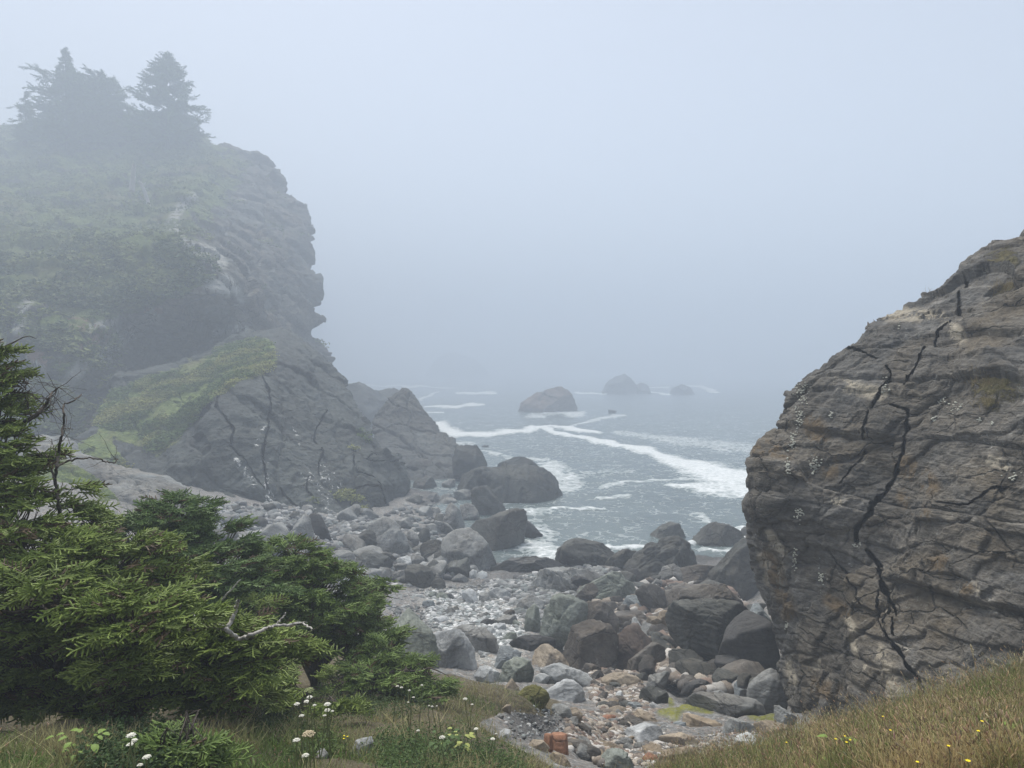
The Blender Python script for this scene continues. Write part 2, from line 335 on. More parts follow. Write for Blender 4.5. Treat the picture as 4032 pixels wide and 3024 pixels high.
_v = np.empty(len(bu.data.vertices) * 3, np.float32); bu.data.vertices.foreach_get('co', _v); _x, _y, _ = proj(_v.reshape(-1, 3) + np.array(bu.location))
_g = np.zeros(len(_x))
for pl, wd in ((CR('c2', (1650, 1430), (1660, 1500), (1650, 1640), (1700, 1700)), 26), (CR('c2', (1480, 1440), (1560, 1550), (1580, 1600)), 24), (CR('c2', (1900, 1530), (1980, 1620), (2050, 1680)), 26), (CR('c2', (2000, 1480), (2040, 1560), (2090, 1640)), 22), (CR('c2', (1640, 1230), (1600, 1340)), 16), (CR('c4', (320, 900), (340, 1000), (400, 1070)), 32), (CR('c4', (200, 930), (260, 1050)), 26), (CR('c4', (330, 1080), (340, 1200)), 20), (CR('c4', (100, 620), (130, 720)), 22), (CR('c4', (400, 950), (460, 1130)), 16)):
    d, _ = pldist(_x, _y, pl); _g = np.maximum(_g, 1 - ssm(.3, 1, d / wd))
a_ = bu.data.attributes.new('guano', 'FLOAT', 'POINT'); a_.data.foreach_set('value', _g.astype(np.float32))
M_slab = rock_mat('slab_rock', (.16, .17, .165), (.34, .34, .32), (.07, .075, .07), (.2, .15, .1), .5, .6, .4, .0, .6, (.2, .9, .3), obj=False, veg=(*GREEN, 4.0, .5), bd=.25, bs=.7)
P_s1 = [(-100, 1800), (250, 1800), (420, 1900), (480, 1990), (560, 2100), (-100, 2200)]
shell('rock_slab', [(1735, 150, 250), (1786, 40, 330), (1818, -60, 460), (1875, -120, 575), (1900, -120, 680), (1940, -140, 760), (2000, -160, 830), (2260, -160, 900)],
      [(200, 1750, 47), (455, 1818, 46), (750, 1940, 43.5), (400, 2100, 38), (100, 1850, 43), (0, 2100, 37), (800, 2200, 38), (600, 2000, 41), (300, 1900, 43)], M_slab, 8, 220, 130,
      rough_fn((.35, 4), (((.4, .2, .8), (1, .4, -.3), (.2, 1, .1)), (1.2, 2, 2), .16, .1), (.15, 1.5), (.1, .5)), rl=2, rr=2, rt=2, vegf=lambda x, y, n, V: .9 * softpoly(x, y, P_s1, 25), jag=3, label='pale weathered rock slab sloping down behind the spruce thicket', cat='rock')
M_stack = rock_mat('stack_rock', (.06, .066, .063), (.13, .135, .123), (.04, .042, .044), (.11, .1, .08), .4, .35, .2, .0, .5, (.2, .3, .1), obj=False, bd=.4, bs=.6)
shell('sea_stack', [(1526, 1585, 1602), (1534, 1572, 1612), (1567, 1529, 1640), (1591, 1520, 1656), (1632, 1480, 1694), (1656, 1476, 1718), (1697, 1470, 1732), (1704, 1470, 1756), (1730, 1470, 1789), (1790, 1450, 1800), (1900, 1440, 1830)],
      [(1594, 1530, 89), (1500, 1650, 87), (1720, 1660, 87), (1600, 1700, 83), (1700, 1830, 77), (1500, 1830, 76), (1580, 1620, 86), (1780, 1740, 82), (1800, 1880, 74), (1450, 1880, 74)], M_stack, 12, 200, 200,
      rough_fn((.2, 6), (((.6, .2, .7), (1, .4, -.3), (.3, 1, .1)), (3, 4, 4), .2, .2, .2), (.3, 3), (.12, .8)), rl=1.5, rr=1.5, rt=.6, jag=3, label='pointed pyramid shaped rock stack at the foot of the headland', cat='rock')
# ---- the great cracked outcrop on the right
M_crag = rock_mat('outcrop_rock', (.098, .095, .088), (.36, .34, .3), (.021, .021, .021), (.17, .13, .075), .5, 1.25, .5, .5, .8, (.35, .75, .5), obj=False, veg=((.15, .13, .05), (.26, .21, .1), 9.0, 1.2), bd=.14, bs=1.0, wavy=.35)
outl = [(870, 4100), (880, 4032), (893, 3988), (920, 3961), (949, 3895), (973, 3881), (1006, 3828), (1056, 3742), (1085, 3696), (1119, 3656), (1168, 3563), (1195, 3470), (1231, 3417), (1268, 3371), (1308, 3358), (1354, 3318), (1390, 3265), (1453, 3218), (1513, 3152), (1556, 3109), (1632, 3107), (1699, 3066), (1752, 2986), (1768, 2990), (1821, 2956), (1865, 2970), (1904, 2966), (1944, 2983), (1965, 2950), (1981, 2932), (2035, 2944), (2171, 2975), (2354, 3008), (2428, 3036), (2530, 3063), (2618, 3096), (2686, 3103), (2828, 3130), (2900, 3150), (3080, 3180)]
ctR = [(2960, 1850, 16.5), (2990, 2200, 16.6), (3080, 2600, 16), (3150, 2900, 14.2), (3200, 2000, 15.2), (3250, 2500, 14.4), (3350, 2800, 12.6), (3600, 2750, 11.6), (4032, 2600, 10.6), (4600, 2500, 9.8), (3120, 1600, 17), (3370, 1290, 18.2), (3700, 1100, 18.5), (4032, 900, 18.5), (4500, 900, 18), (3500, 1600, 15.6), (3560, 2000, 14), (3800, 1900, 12.9), (3800, 1450, 14.6), (4032, 1500, 13.6), (4032, 1850, 12.2), (4032, 1300, 14.8), (4600, 1500, 12.5), (3600, 2300, 12.9), (4032, 2250, 11.4), (3300, 1850, 15.4), (3420, 2120, 14.6), (4032, 3080, 10), (3200, 3080, 13.5)]
C8 = lambda *p: CR('c8', *p)
C9 = lambda *p: CR('c9', *p)
crkR = [(C8((1335, 340), (1330, 390), (1305, 410), (1310, 560), (1250, 630), (1190, 690), (1150, 790), (1100, 850), (1040, 950), (1000, 1000)), [12, 16, 8, 9, 9, 9, 9, 8, 8, 6], .9),
        (C8((640, 765), (720, 820), (840, 860)), [7, 6, 4], .5), (C8((905, 915), (930, 965), (850, 1050), (790, 1140), (760, 1230), (735, 1300)), [6, 7, 9, 9, 9, 4], .9), (C8((735, 1360), (660, 1480), (600, 1560)), [5, 6, 3], .6),
        (C8((900, 1105), (1000, 1130), (975, 1250), (940, 1360), (880, 1480), (830, 1620), (800, 1659)), [5, 8, 8, 8, 13, 14, 14], 1.1),
        (C9((830, 0), (770, 110), (760, 180), (690, 260), (690, 330)), [13, 24, 16, 18, 14], 1.2), (C9((740, 375), (775, 440), (800, 510), (820, 600), (850, 680), (875, 740), (885, 870)), [12, 14, 12, 18, 9, 5, 6], 1.0),
        (C9((800, 610), (785, 700), (785, 780), (815, 830), (870, 910), (930, 1010), (990, 1090), (995, 1160), (980, 1240)), [6, 5, 5, 7, 10, 9, 11, 11, 9], .9), (C9((825, 700), (830, 760), (815, 800)), [4, 4, 4], .5),
        (C8((1400, 1640), (1480, 1570), (1600, 1540)), [5, 6, 3], .5), (C9((1150, 110), (1300, 110), (1420, 20)), [4, 6, 4], .5), (C9((500, 380), (640, 560), (700, 700)), [3, 5, 3], .3)]
P_r = [CR('c8', (1440, 220), (1600, 150), (1707, 200), (1707, 330), (1500, 330)), CR('c8', (1500, 400), (1660, 360), (1660, 480), (1500, 500)), CR('c8', (1350, 940), (1550, 900), (1707, 1000), (1707, 1090), (1560, 1180), (1400, 1130)), CR('c8', (720, 640), (900, 500), (1120, 400), (1000, 480), (850, 560))]
def vegR(x, y, n, V):
    return sum(.52 * softpoly(x, y, p, 40) for p in P_r) * ssm(-.1, .3, n[:, 2])
def dispR(P):
    rot = np.array(((.83, -.2, .52), (.1, .97, .2), (-.55, -.12, .83))); Q = P @ rot.T
    o, g = joints(P, ((.5, .3, .8), (.9, .3, -.35), (.2, 1, .1)), (1.5, 1.9, 2.4), .18, 5, .04)
    o2, g2 = joints(P + 3, ((.3, .2, .95), (.95, .2, -.5), (.2, 1, .3)), (.45, .8, .9), .3, 8, .06)
    d = .42 * fbm(P / 4.5, 3) + .15 * o - .04 * g + .06 * o2 - .02 * g2
    d = d + .035 * ridged(Q * np.array((.5, .55, 1.1)) + 5, 5, .6) + .08 * fbm(P * .9 + 9, 5, .62)
    return d + .03 * fbm(Q * np.array((3, 3, 7)), 4, .6)
crag = shell('rock_outcrop', [(y, x, 4750) for y, x in outl], ctR, M_crag, 9, 900, 640, dispR, rl=1.1, rr=0, rt=1.5, cw=.62, cracks=crkR, vegf=vegR, jag=5, label='huge brown grey rock outcrop split by long dark cracks', cat='rock')

def attr_strokes(o, name, strokes):
    me = o.data; v = np.empty(len(me.vertices) * 3, np.float32); me.vertices.foreach_get('co', v); x, y, _ = proj(v.reshape(-1, 3) + np.array(o.location)); g = np.zeros(len(x))
    for pl, wd in strokes: d, _ = pldist(x, y, pl); g = np.maximum(g, 1 - ssm(.3, 1, d / wd))
    a_ = me.attributes.new(name, 'FLOAT', 'POINT'); a_.data.foreach_set('value', g.astype(np.float32))
add_spots(M_cliff, .35, .44, (.38, .38, .35), 'pale')
add_spots(M_cliff, .3, .5, (.26, .17, .13), 'redrock')
attr_strokes(hl, 'pale', [(CR('c2', (1190, 110), (1330, 160), (1370, 210), (1270, 240)), 40), (CR('c2', (1390, 300), (1450, 345), (1500, 430)), 26), (CR('c2', (640, 800), (740, 690), (860, 610), (950, 550)), 45), (CR('c2', (110, 640), (140, 500), (200, 420)), 30), (CR('c2', (1300, 340), (1420, 380)), 40), (CR('c2', (560, 620), (700, 580)), 26), (CR('c1', (1060, 1400), (1120, 1290), (1200, 1230)), 30), (CR('c1', (1100, 1420), (1150, 1500)), 18), (CR('c2', (180, 800), (260, 880)), 24), (CR('c2', (1340, 650), (1500, 620), (1560, 650)), 22), (CR('c2', (400, 1000), (500, 860), (620, 760)), 40)])
attr_strokes(hl, 'redrock', [(CR('c2', (430, 580), (560, 600), (640, 690), (520, 730)), 34), (CR('c2', (120, 700), (200, 790), (340, 830)), 36), (CR('c2', (880, 520), (1000, 510)), 20)])

add_spots(M_crag, 1.1, .46, (.36, .32, .25), 'pale')
add_spots(M_crag, .9, .46, (.135, .1, .06), 'ochre')
attr_strokes(crag, 'pale', [(C9((190, 300), (270, 410)), 26), (C9((160, 440), (240, 500), (200, 560)), 40), (C9((610, 730), (680, 850), (680, 950), (760, 1090)), 22), (C9((300, 1060), (330, 1160)), 26), (C9((900, 640), (880, 740)), 20), (C9((550, 110), (720, 130)), 24), (C8((1230, 620), (1330, 720)), 40), (C9((1380, 620), (1560, 800)), 40), (C9((820, 1000), (900, 1200)), 60), (C8((880, 580), (1200, 600)), 40), (C8((600, 1000), (860, 1060)), 40), (C9((480, 1060), (540, 1180)), 34), (C8((1490, 1440), (1600, 1490)), 30)])
attr_strokes(crag, 'ochre', [(C8((450, 1230), (520, 1400), (560, 1500)), 60), (C9((1180, 470), (1280, 520), (1330, 600)), 60), (C8((130, 1370), (300, 1400)), 50), (C9((980, 80), (1080, 200)), 50), (C9((180, 440), (260, 620), (300, 760)), 46), (C8((1000, 1480), (1150, 1600)), 60), (C9((540, 680), (640, 760)), 40), (C9((440, 1180), (640, 1240)), 50)])
# ------------------------------------------------------------------ ground
gp = [(0, 3024, 4.2), (500, 3000, 4.6), (1000, 3000, 5.2), (1500, 3000, 5.8), (1900, 3000, 6.4), (2120, 3010, 6.9), (300, 2850, 5.8), (1000, 2850, 6.8), (1500, 2850, 7.6), (1850, 2850, 8.4), (1300, 2750, 8.8), (1750, 2720, 10.5), (1950, 2730, 11), (2060, 2750, 11.6), (2200, 2770, 12.3), (2280, 2800, 15.6), (2100, 2880, 11.2), (2250, 2950, 10.4), (1980, 2890, 8.9),
      (2000, 2560, 24), (2300, 2500, 27.5), (2200, 2650, 21.5), (2000, 2700, 18.5), (2400, 2800, 16.3), (2600, 2900, 13.5), (2400, 2950, 12), (2300, 3024, 10.3), (2500, 3024, 9.8), (2800, 2850, 15), (2900, 2700, 19), (3050, 2700, 19), (2800, 2500, 26), (2900, 2300, 36), (2300, 2300, 36.5), (1900, 2300, 37.3), (2300, 2200, 43.4), (2600, 2180, 45), (2900, 2200, 43), (1500, 2300, 36.5), (1300, 2250, 38), (1000, 2150, 42), (1300, 2130, 44.5), (1900, 2150, 48), (1700, 1950, 64), (1640, 2640, 20.8), (1500, 2450, 29),
      (2720, 3024, 7.4), (2900, 2990, 7.4), (3100, 2920, 8), (3300, 3024, 4.6), (3700, 3024, 3.6), (4032, 3024, 3.2), (3500, 2800, 8.2), (3800, 2720, 7.4), (4032, 2640, 6.8), (4500, 2600, 6.5), (2650, 3010, 9.2)]
gw = [tuple(at(*p)) for p in np.array(gp, float)]
gw += [(q[0], q[1], q[2] + q[1] * .01466 - .7) for q in [(-5, 9, 7.3), (-9, 10, 7.7), (-4, 13, 6.7), (-7, 16, 6.0), (-3, 8.2, 7.6), (-10, 25, 4.8), (-20, 30, 5.5), (-12, 40, 3.0), (-25, 45, 4.5), (-9, 48, 1.2), (-6, 53, .5), (-20, 60, 2), (0, 60, -1.6), (10, 55, -1.6), (20, 52, -1.2), (-5, 75, -1.6), (30, 60, -2), (0, 95, -3), (-30, 95, -1), (40, 95, -3), (0, 0, 10.4), (-3, 0, 10.5), (3, 0, 10.5), (0, 2, 10.2), (8, 0, 10.6), (-8, 0, 10.6), (.6, 5, 8.7), (.8, 7.5, 7.5), (8, 15, 5), (14, 20, 4), (20, 12, 6), (-20, 10, 9.6), (20, 30, 2), (0, -8, 10.6), (20, -5, 10.8), (-20, -5, 10.8)]]
gw = np.array(gw); _rb = RBF(gw[:, :2], gw[:, 2], 2e-3)
P_grassL = [(-900, 3700), (-900, 2200), (1200, 2350), (1560, 2560), (1740, 2640), (1960, 2700), (2120, 2735), (2230, 2770), (2230, 2800), (2130, 2820), (1990, 2800), (1880, 2850), (1960, 2900), (2050, 2950), (2150, 3010), (2200, 3060), (2250, 3700)]
P_grassR = [(2560, 3700), (2560, 3040), (2640, 3000), (2800, 2970), (2960, 2930), (3120, 2880), (3300, 2810), (3560, 2740), (3800, 2700), (4032, 2620), (4700, 2480), (5400, 3700)]
def zbase(x, y): return _rb(np.stack([np.ravel(x), np.ravel(y)], 1)).reshape(np.shape(x))
az = np.radians(np.concatenate([np.linspace(-80, -40, 60)[:-1], np.linspace(-40, 40, 620), np.linspace(40, 80, 60)[1:]]))
rr_ = np.concatenate([[.3, .7], np.geomspace(1.2, 80, 520), [95, 130]])
AZ, RR = np.meshgrid(az, rr_); GX = RR * np.sin(AZ); GY = RR * np.cos(AZ)
GZ = zbase(GX, np.minimum(GY, 95)); GP = np.stack([GX, GY, GZ], -1)
qx, qy, _ = proj(GP.reshape(-1, 3)); qx = qx.reshape(GX.shape); qy = qy.reshape(GX.shape)
gm = np.maximum(softpoly(qx, qy, P_grassL, 14), softpoly(qx, qy, P_grassR, 16)) * (RR < 19)
gm = np.where((RR < 2.5) | (GY < 3) | ((GX > 2.2) & (GY < 6.5)) | ((GX > 5.5) & (GY < 10)), 1, gm)
nz = fbm(GP / .9, 4); nz2 = ridged(GP / .35, 4)
GZ = GZ + (1 - gm) * ssm(9, 14, RR) * (.16 * fbm(GP / 2.2, 3) + .07 * nz + .05 * nz2) + gm * (.09 * fbm(GP / 1.3, 3) + .03 * nz)
P_pile = [(2150, 2480), (2420, 2330), (2560, 2230), (2950, 2280), (3080, 2450), (3130, 2780), (2900, 2800), (2700, 2760), (2560, 2660), (2380, 2640), (2200, 2640)]
GZ = GZ - .5 * softpoly(qx, qy, P_pile, 40) * (RR > 14)
GV = np.stack([GX, GY, GZ], -1).reshape(-1, 3)
na, nr = len(az), len(rr_); i = np.arange(nr - 1)[:, None] * na; j = np.arange(na - 1)[None]
GF = np.stack([i + j, i + j + 1, i + na + j + 1, i + na + j], -1).reshape(-1, 4)
gmf = gm.ravel()
green = np.zeros(len(GV))
for pl, wd in ((CR('A7', (200, 800), (420, 850), (600, 760), (900, 790)), 22), (CR('A7', (700, 500), (850, 480)), 14), (CR('A7', (330, 600), (350, 700)), 14), (CR('A7', (1500, 830), (1800, 850)), 20)):
    d, _ = pldist(qx.ravel(), qy.ravel(), pl); green = np.maximum(green, 1 - ssm(.4, 1, d / wd))
dirt = softpoly(qx.ravel(), qy.ravel(), CR('A8', (300, 700), (700, 620), (900, 700), (900, 900), (700, 1000), (420, 950)), 25)
N = NT('beach_ground'); vec = N.n('TexCoord').outputs['Object']
n1 = N.noise(vec, 1.6, 9, .7); n2 = N.noise(vec, 14, 6, .75); vo = N.n('TexVoronoi', {'Vector': vec, 'Scale': 9.0, 'Randomness': 1.0}); vo2 = N.n('TexVoronoi', {'Vector': vec, 'Scale': 24.0})
pc = N.ramp(N.n('SeparateColor', {0: vo.outputs['Color']}).outputs[0], [(0.0, (.1, .1, .095)), (.35, (.17, .175, .17)), (.65, (.26, .265, .26)), (.9, (.22, .18, .15)), (1, (.5, .5, .48))])
pc2 = N.ramp(N.n('SeparateColor', {0: vo2.outputs['Color']}).outputs[0], [(0.0, (.12, .12, .11)), (.5, (.2, .2, .195)), (.9, (.25, .2, .165)), (1, (.5, .5, .48))])
c = N.mix(N.ramp(n1, [(.4, 0.0), (.6, 1.0)]), pc2, pc)
c = N.mix(N.attr('pale'), c, N.mix(1, c, (1.75, 1.78, 1.76), 'MULTIPLY'))
c = N.mix(N.attr('dirt'), c, N.ramp(n2, [(.3, (.06, .06, .058)), (.6, (.13, .125, .12)), (.8, (.3, .3, .29))]))
c = N.mix(.6, c, N.ramp(n2, [(.3, .35), (.55, 1.0), (.8, 1.4)]), 'MULTIPLY')
c = N.mix(N.math('MULTIPLY', N.attr('algae'), N.ramp(n2, [(.35, 0.0), (.5, 1.0)])), c, N.ramp(n1, [(.35, (.09, .1, .02)), (.6, (.2, .2, .03))]))
soil = N.ramp(n2, [(.3, (.05, .042, .026)), (.6, (.13, .11, .065)), (.8, (.2, .17, .1))])
c = N.mix(N.ramp(N.math('ADD', N.attr('grass'), N.math('MULTIPLY', N.math('SUBTRACT', n1, .5), .6)), [(.4, 0.0), (.6, 1.0)]), c, soil)
c = N.mix(N.attr('wet'), c, N.mix(1, c, (.3, .31, .32), 'MULTIPLY'))
h = N.math('ADD', N.math('MULTIPLY', vo.outputs['Distance'], -1.0), N.math('ADD', N.math('MULTIPLY', vo2.outputs['Distance'], -.4), n2))
M_ground = N.finish(c, .92, h, .8, .05)
link('ground', mesh_np('ground', GV, [GF], {'grass': gmf, 'algae': green, 'dirt': dirt, 'pale': softpoly(qx.ravel(), qy.ravel(), CR('A3', (200, 400), (1250, 420), (1650, 800), (1750, 1300), (1500, 1659), (1000, 1500), (350, 1000)), 40), 'wet': 1 - ssm(.1, .7, GV[:, 2])}), M_ground, kind='structure')
def hit(px, py):
    """first point of a pixel's sight line on the bare ground (or the sea)"""
    r = ray(px, py); D = np.geomspace(1.5, 400, 1500); P = CAMP + D[:, None] * r
    z = np.maximum(zbase(P[:, 0], np.minimum(P[:, 1], 95)), -.15); k = np.argmax(P[:, 2] <= z)
    return D[k]
# ------------------------------------------------------------------ sea
py = np.concatenate([np.linspace(2480, 1560, 470), np.linspace(1556, 1476, 80)]); RW = CAM_H * FPX / (py - 1445.0)
azw = np.radians(np.concatenate([np.linspace(-75, -24, 50)[:-1], np.linspace(-24, 24, 860), np.linspace(24, 75, 50)[1:]]))
A2_, R2_ = np.meshgrid(azw, RW); WX = R2_ * np.sin(A2_); WY = R2_ * np.cos(A2_)
sp = np.gradient(RW)[:, None] * -1 if RW[1] < RW[0] else np.gradient(RW)[:, None]
W3 = np.stack([WX, WY, WX * 0], -1)
hh = 0
for lam, amp, ang in ((14, .22, 2.0), (6.5, .12, 1.7), (3.1, .07, 2.3)):
    u = np.stack([WX * math.cos(ang) + WY * math.sin(ang), (WY * math.cos(ang) - WX * math.sin(ang)) * .45, WX * 0 + lam], -1)
    hh = hh + amp * (1 - 2 * np.abs(pn(u / lam))) * ssm(1.2, 3.0, lam / np.maximum(np.abs(sp), .05))
hh = hh + .05 * fbm(W3 / 1.1, 3) * ssm(.8, .3, np.abs(sp))
hh = (hh - .1) * .8
W3[..., 2] = hh
wx, wy, _ = proj(np.stack([WX, WY, WX * 0], -1).reshape(-1, 3))
foam = np.zeros(len(wx))
wxw = wx + 40 * pn(np.stack([wx / 130, wy / 40, wx * 0], -1)); wyw = wy + 8 * pn(np.stack([wx / 70, wy / 16, wx * 0 + 5], -1))

def stroke(c, pts, hw, s, sx=.3):
    global foam
    k = CROP[c][2]; d, t = pldist(wxw, wyw, CR(c, *pts), sx)
    w_ = np.interp(t, np.arange(len(pts)), np.array(hw) / k); foam = np.maximum(foam, s * (1 - ssm(.1, 1.4, d / w_)))
stroke('c6', [(0, 650), (300, 720), (600, 780), (900, 850), (1150, 930), (1400, 1020), (1900, 1110)], [14, 17, 20, 30, 50, 80, 95], 1.0)
stroke('c6', [(1080, 1110), (1400, 1130), (1900, 1170)], [25, 80, 110], .85)
stroke('c4', [(1150, 585), (1300, 660), (1500, 665), (1750, 640), (1950, 612), (2100, 625), (2300, 660)], [22, 28, 24, 20, 18, 18, 16], 1.0)
stroke('c6', [(300, 655), (480, 605), (560, 575), (690, 562)], [8, 18, 26, 12], .62)
stroke('c4', [(1060, 470), (1280, 462), (1480, 445)], [10, 12, 7], .95); stroke('c4', [(1300, 368), (1560, 365)], [6, 9], .85); stroke('c4', [(1050, 520), (1200, 505)], [6, 6], .8); stroke('c4', [(480, 300), (900, 315), (1290, 320)], [4, 5, 4], .8)
stroke('c4', [(1000, 410), (1150, 360)], [10, 8], .6)
stroke('c6', [(680, 690), (1100, 760), (1750, 830)], [30, 60, 80], .5); stroke('c6', [(540, 1115), (700, 1085), (900, 1055), (1320, 1060)], [18, 16, 10, 10], .62); stroke('c6', [(480, 1200), (720, 1190)], [14, 14], .6); stroke('c6', [(150, 1290), (540, 1285)], [14, 12], .75); stroke('c6', [(300, 1010), (700, 1000)], [25, 20], .42)
stroke('c4', [(1700, 1240), (1900, 1240)], [25, 40], .68); stroke('c4', [(1850, 1480), (2000, 1560), (2060, 1600)], [60, 60, 40], .72); stroke('c4', [(1800, 1330), (1900, 1430)], [60, 60], .5); stroke('c4', [(1960, 890), (2030, 960), (2080, 1080)], [40, 60, 40], .6); stroke('c4', [(1520, 790), (1700, 850), (1900, 860)], [18, 14, 20], .55); stroke('c4', [(1900, 500), (2130, 520)], [22, 24], .6)
stroke('c6', [(600, 1590), (760, 1600), (900, 1590)], [18, 20, 14], .9); stroke('c6', [(1150, 1570), (1250, 1540)], [12, 12], .8); stroke('c6', [(1290, 1615), (1600, 1625)], [14, 18], .85); stroke('c6', [(1600, 1440), (1640, 1540)], [20, 26], .9); stroke('c6', [(1270, 1330), (1310, 1390)], [20, 14], .55)
for p_ in ([(330, 385), (540, 392)], [(880, 345), (1050, 352)], [(690, 352), (775, 345)], [(1180, 318), (1410, 385)], [(900, 382), (1050, 390)]): stroke('c6', p_, [9, 9], .85)
for c_, p_ in (('c6', (0, 560)), ('c6', (250, 540)), ('c4', (1300, 745)), ('c4', (1310, 860))): stroke(c_, [p_, (p_[0] + 60, p_[1])], [22, 22], .6)
foam = np.maximum(foam, -.0 + .2 * ssm(1480, 1700, wy))
W3[..., 2] += .2 * (foam.reshape(WX.shape) - .2) * (R2_ < 220)
N = NT('sea_water'); vec = N.n('TexCoord').outputs['Object']; fa = N.attr('foam')
lace = N.n('TexVoronoi', {'Vector': N.n('VectorMath', {0: vec, 1: N.n('VectorMath', {0: N.n('TexNoise', {'Vector': vec, 'Scale': .7, 'Detail': 5.0}).outputs[1], 'Scale': 1.6}, operation='SCALE').outputs[0]}, operation='ADD').outputs[0], 'Scale': 1.0}, feature='DISTANCE_TO_EDGE').outputs[0]
nz = N.noise(vec, .55, 8, .72, .6); nf = N.noise(vec, 2.6, 6, .7)
lc = N.math('ADD', N.ramp(lace, [(0.0, .32), (.2, 0.0)]), N.math('MULTIPLY', N.math('SUBTRACT', nz, .5), 1.1))
lc = N.math('ADD', lc, N.math('MULTIPLY', N.math('SUBTRACT', nf, .5), .5))
fm = N.ramp(N.math('ADD', fa, lc), [(.44, 0.0), (1.05, 1.0)])
deep = N.ramp(N.noise(vec, .12, 4), [(.35, (.075, .1, .107)), (.65, (.105, .135, .135))])
col = N.mix(fm, N.mix(N.math('MULTIPLY', fa, .45), deep, (.16, .24, .22)), N.ramp(nf, [(.3, (.4, .44, .44)), (.6, (.72, .74, .74))]))
rg = N.ramp(fm, [(0.0, .2), (1.0, .8)])
wv = N.math('ADD', N.noise(N.map(vec, (1, 2.2, 1), (0, 0, .3)), 1.3, 6, .65), N.math('MULTIPLY', N.noise(vec, .3, 4), 1.2))
M_sea = N.finish(col, rg, wv, .55, .25, .5, {'IOR': 1.33})
na, nr = len(azw), len(RW); i = np.arange(nr - 1)[:, None] * na; j = np.arange(na - 1)[None]
WF = np.stack([i + j, i + j + 1, i + na + j + 1, i + na + j], -1).reshape(-1, 4)
link('sea', mesh_np('sea', W3.reshape(-1, 3), [WF], {'foam': foam}), M_sea, kind='structure')
# ------------------------------------------------------------------ haze: one closed box of even density
HB = ((-800, -40, -4.8), (800, 1250, 98))
hv = np.array([(HB[a][0], HB[b][1], HB[c][2]) for a in (0, 1) for b in (0, 1) for c in (0, 1)], float)
N = NT('haze_air'); N.set(N.out.inputs['Volume'], N.n('VolumePrincipled', {'Color': (.615, .685, .78), 'Density': .0053, 'Anisotropy': 0.0}).outputs[0])
link('haze', mesh_np('haze', hv, [np.array([(0, 1, 3, 2), (4, 6, 7, 5), (0, 4, 5, 1), (2, 3, 7, 6), (0, 2, 6, 4), (1, 5, 7, 3)])], smooth=False), N.m, kind='stuff')
# ------------------------------------------------------------------ boulders and stones
_ico = {}
def ico(sub):
    if sub not in _ico:
        bm = bmesh.new(); bmesh.ops.create_icosphere(bm, subdivisions=sub, radius=1); bm.verts.ensure_lookup_table()
        v = np.array([x.co[:] for x in bm.verts]); v /= np.linalg.norm(v, axis=1)[:, None]
        f = np.array([[q.index for q in p.verts] for p in bm.faces]); bm.free(); _ico[sub] = (v, f)
    return _ico[sub]
def hull(p):
    p = sorted(set(map(tuple, p)))
    def half(q):
        h = []
        for a in q:
            while len(h) > 1 and (h[-1][0] - h[-2][0]) * (a[1] - h[-2][1]) - (h[-1][1] - h[-2][1]) * (a[0] - h[-2][0]) <= 0: h.pop()
            h.append(a)
        return h
    return half(p)[:-1] + half(p[::-1])[:-1]
def rock_mesh(name, poly, depth, rs, sub, k=140, rough=.05, strat=None, facet=6):
    """poly: outline (right, up) in metres about its middle; depth: half depth; facing -Y"""
    rs = np.random.RandomState(rs); v, f = ico(sub); ns = []; ds = []
    P = hull(poly)
    for a, b in zip(P, P[1:] + P[:1]):
        ex, ez = b[0] - a[0], b[1] - a[1]; L = math.hypot(ex, ez)
        if L < 1e-4: continue
        n = (ez / L, -ex / L); d = n[0] * a[0] + n[1] * a[1]
        if d <= 0: continue
        for s in (-1, 1):
            th = rs.uniform(.05, .7) if s < 0 else rs.uniform(.1, .6)
            ns.append((n[0] * math.cos(th), s * math.sin(th), n[1] * math.cos(th))); ds.append(d * math.cos(th) + 1e-3)
    for q in range(facet):
        n = np.array((rs.normal() * .75, -1, rs.normal() * .55 + .2)); n /= np.linalg.norm(n); ns.append(tuple(n)); ds.append(depth * rs.uniform(.56, 1))
    ns.append((0, 1, 0)); ds.append(depth)
    n = np.array((rs.normal() * .3, rs.normal() * .3 - .2, 1)); n /= np.linalg.norm(n); ns.append(tuple(n)); ds.append(max(p[1] for p in P) * 1.02 * n[2])
    ns = np.array(ns); ds = np.array(ds)
    q = np.maximum(v @ ns.T, 0) / ds; r = (q ** k).sum(1) ** (-1 / k)
    V = v * r[:, None]; size = np.ptp(V[:, 0]) * .5 + np.ptp(V[:, 2]) * .5
    off = rs.uniform(-50, 50, 3); Q = V / size * 2.2 + off
    st = rs.normal(size=3) if strat is None else np.array(strat); st /= np.linalg.norm(st)
    along = (Q @ st)[:, None] * st[None]; Qs = Q + along * 2.2
    d = .4 * fbm(Q, 3) + .7 * ridged(Qs * 1.1, 4, .55) * .5 + .3 * fbm(Qs * 3.1, 4, .62)
    if sub >= 5:
        o, g = joints(Q, (st, np.cross(st, (.3, .5, .8)), np.cross(st, (.8, -.2, .3)) + .3 * st), (.55, 1.0, 1.2), .5, int(rs.randint(99)), .05)
        d = d + .55 * o - .25 * g
    V = V + v * (d * rough * size * .75)[:, None]
    return V, f
TONE = {}
def tone(n, *a, **k):
    k.setdefault('bs', 1.0); TONE[n] = rock_mat('rock_' + n, *a, **k)
tone('dark', (.07, .073, .067), (.22, .222, .205), (.031, .031, .03), (.1, .085, .065), .5, 1.0, .35, .3, .7, bd=.05)
tone('black', (.048, .047, .046), (.09, .088, .085), (.022, .022, .022), None, 0, 1.0, .15, .1, .5, bd=.04)
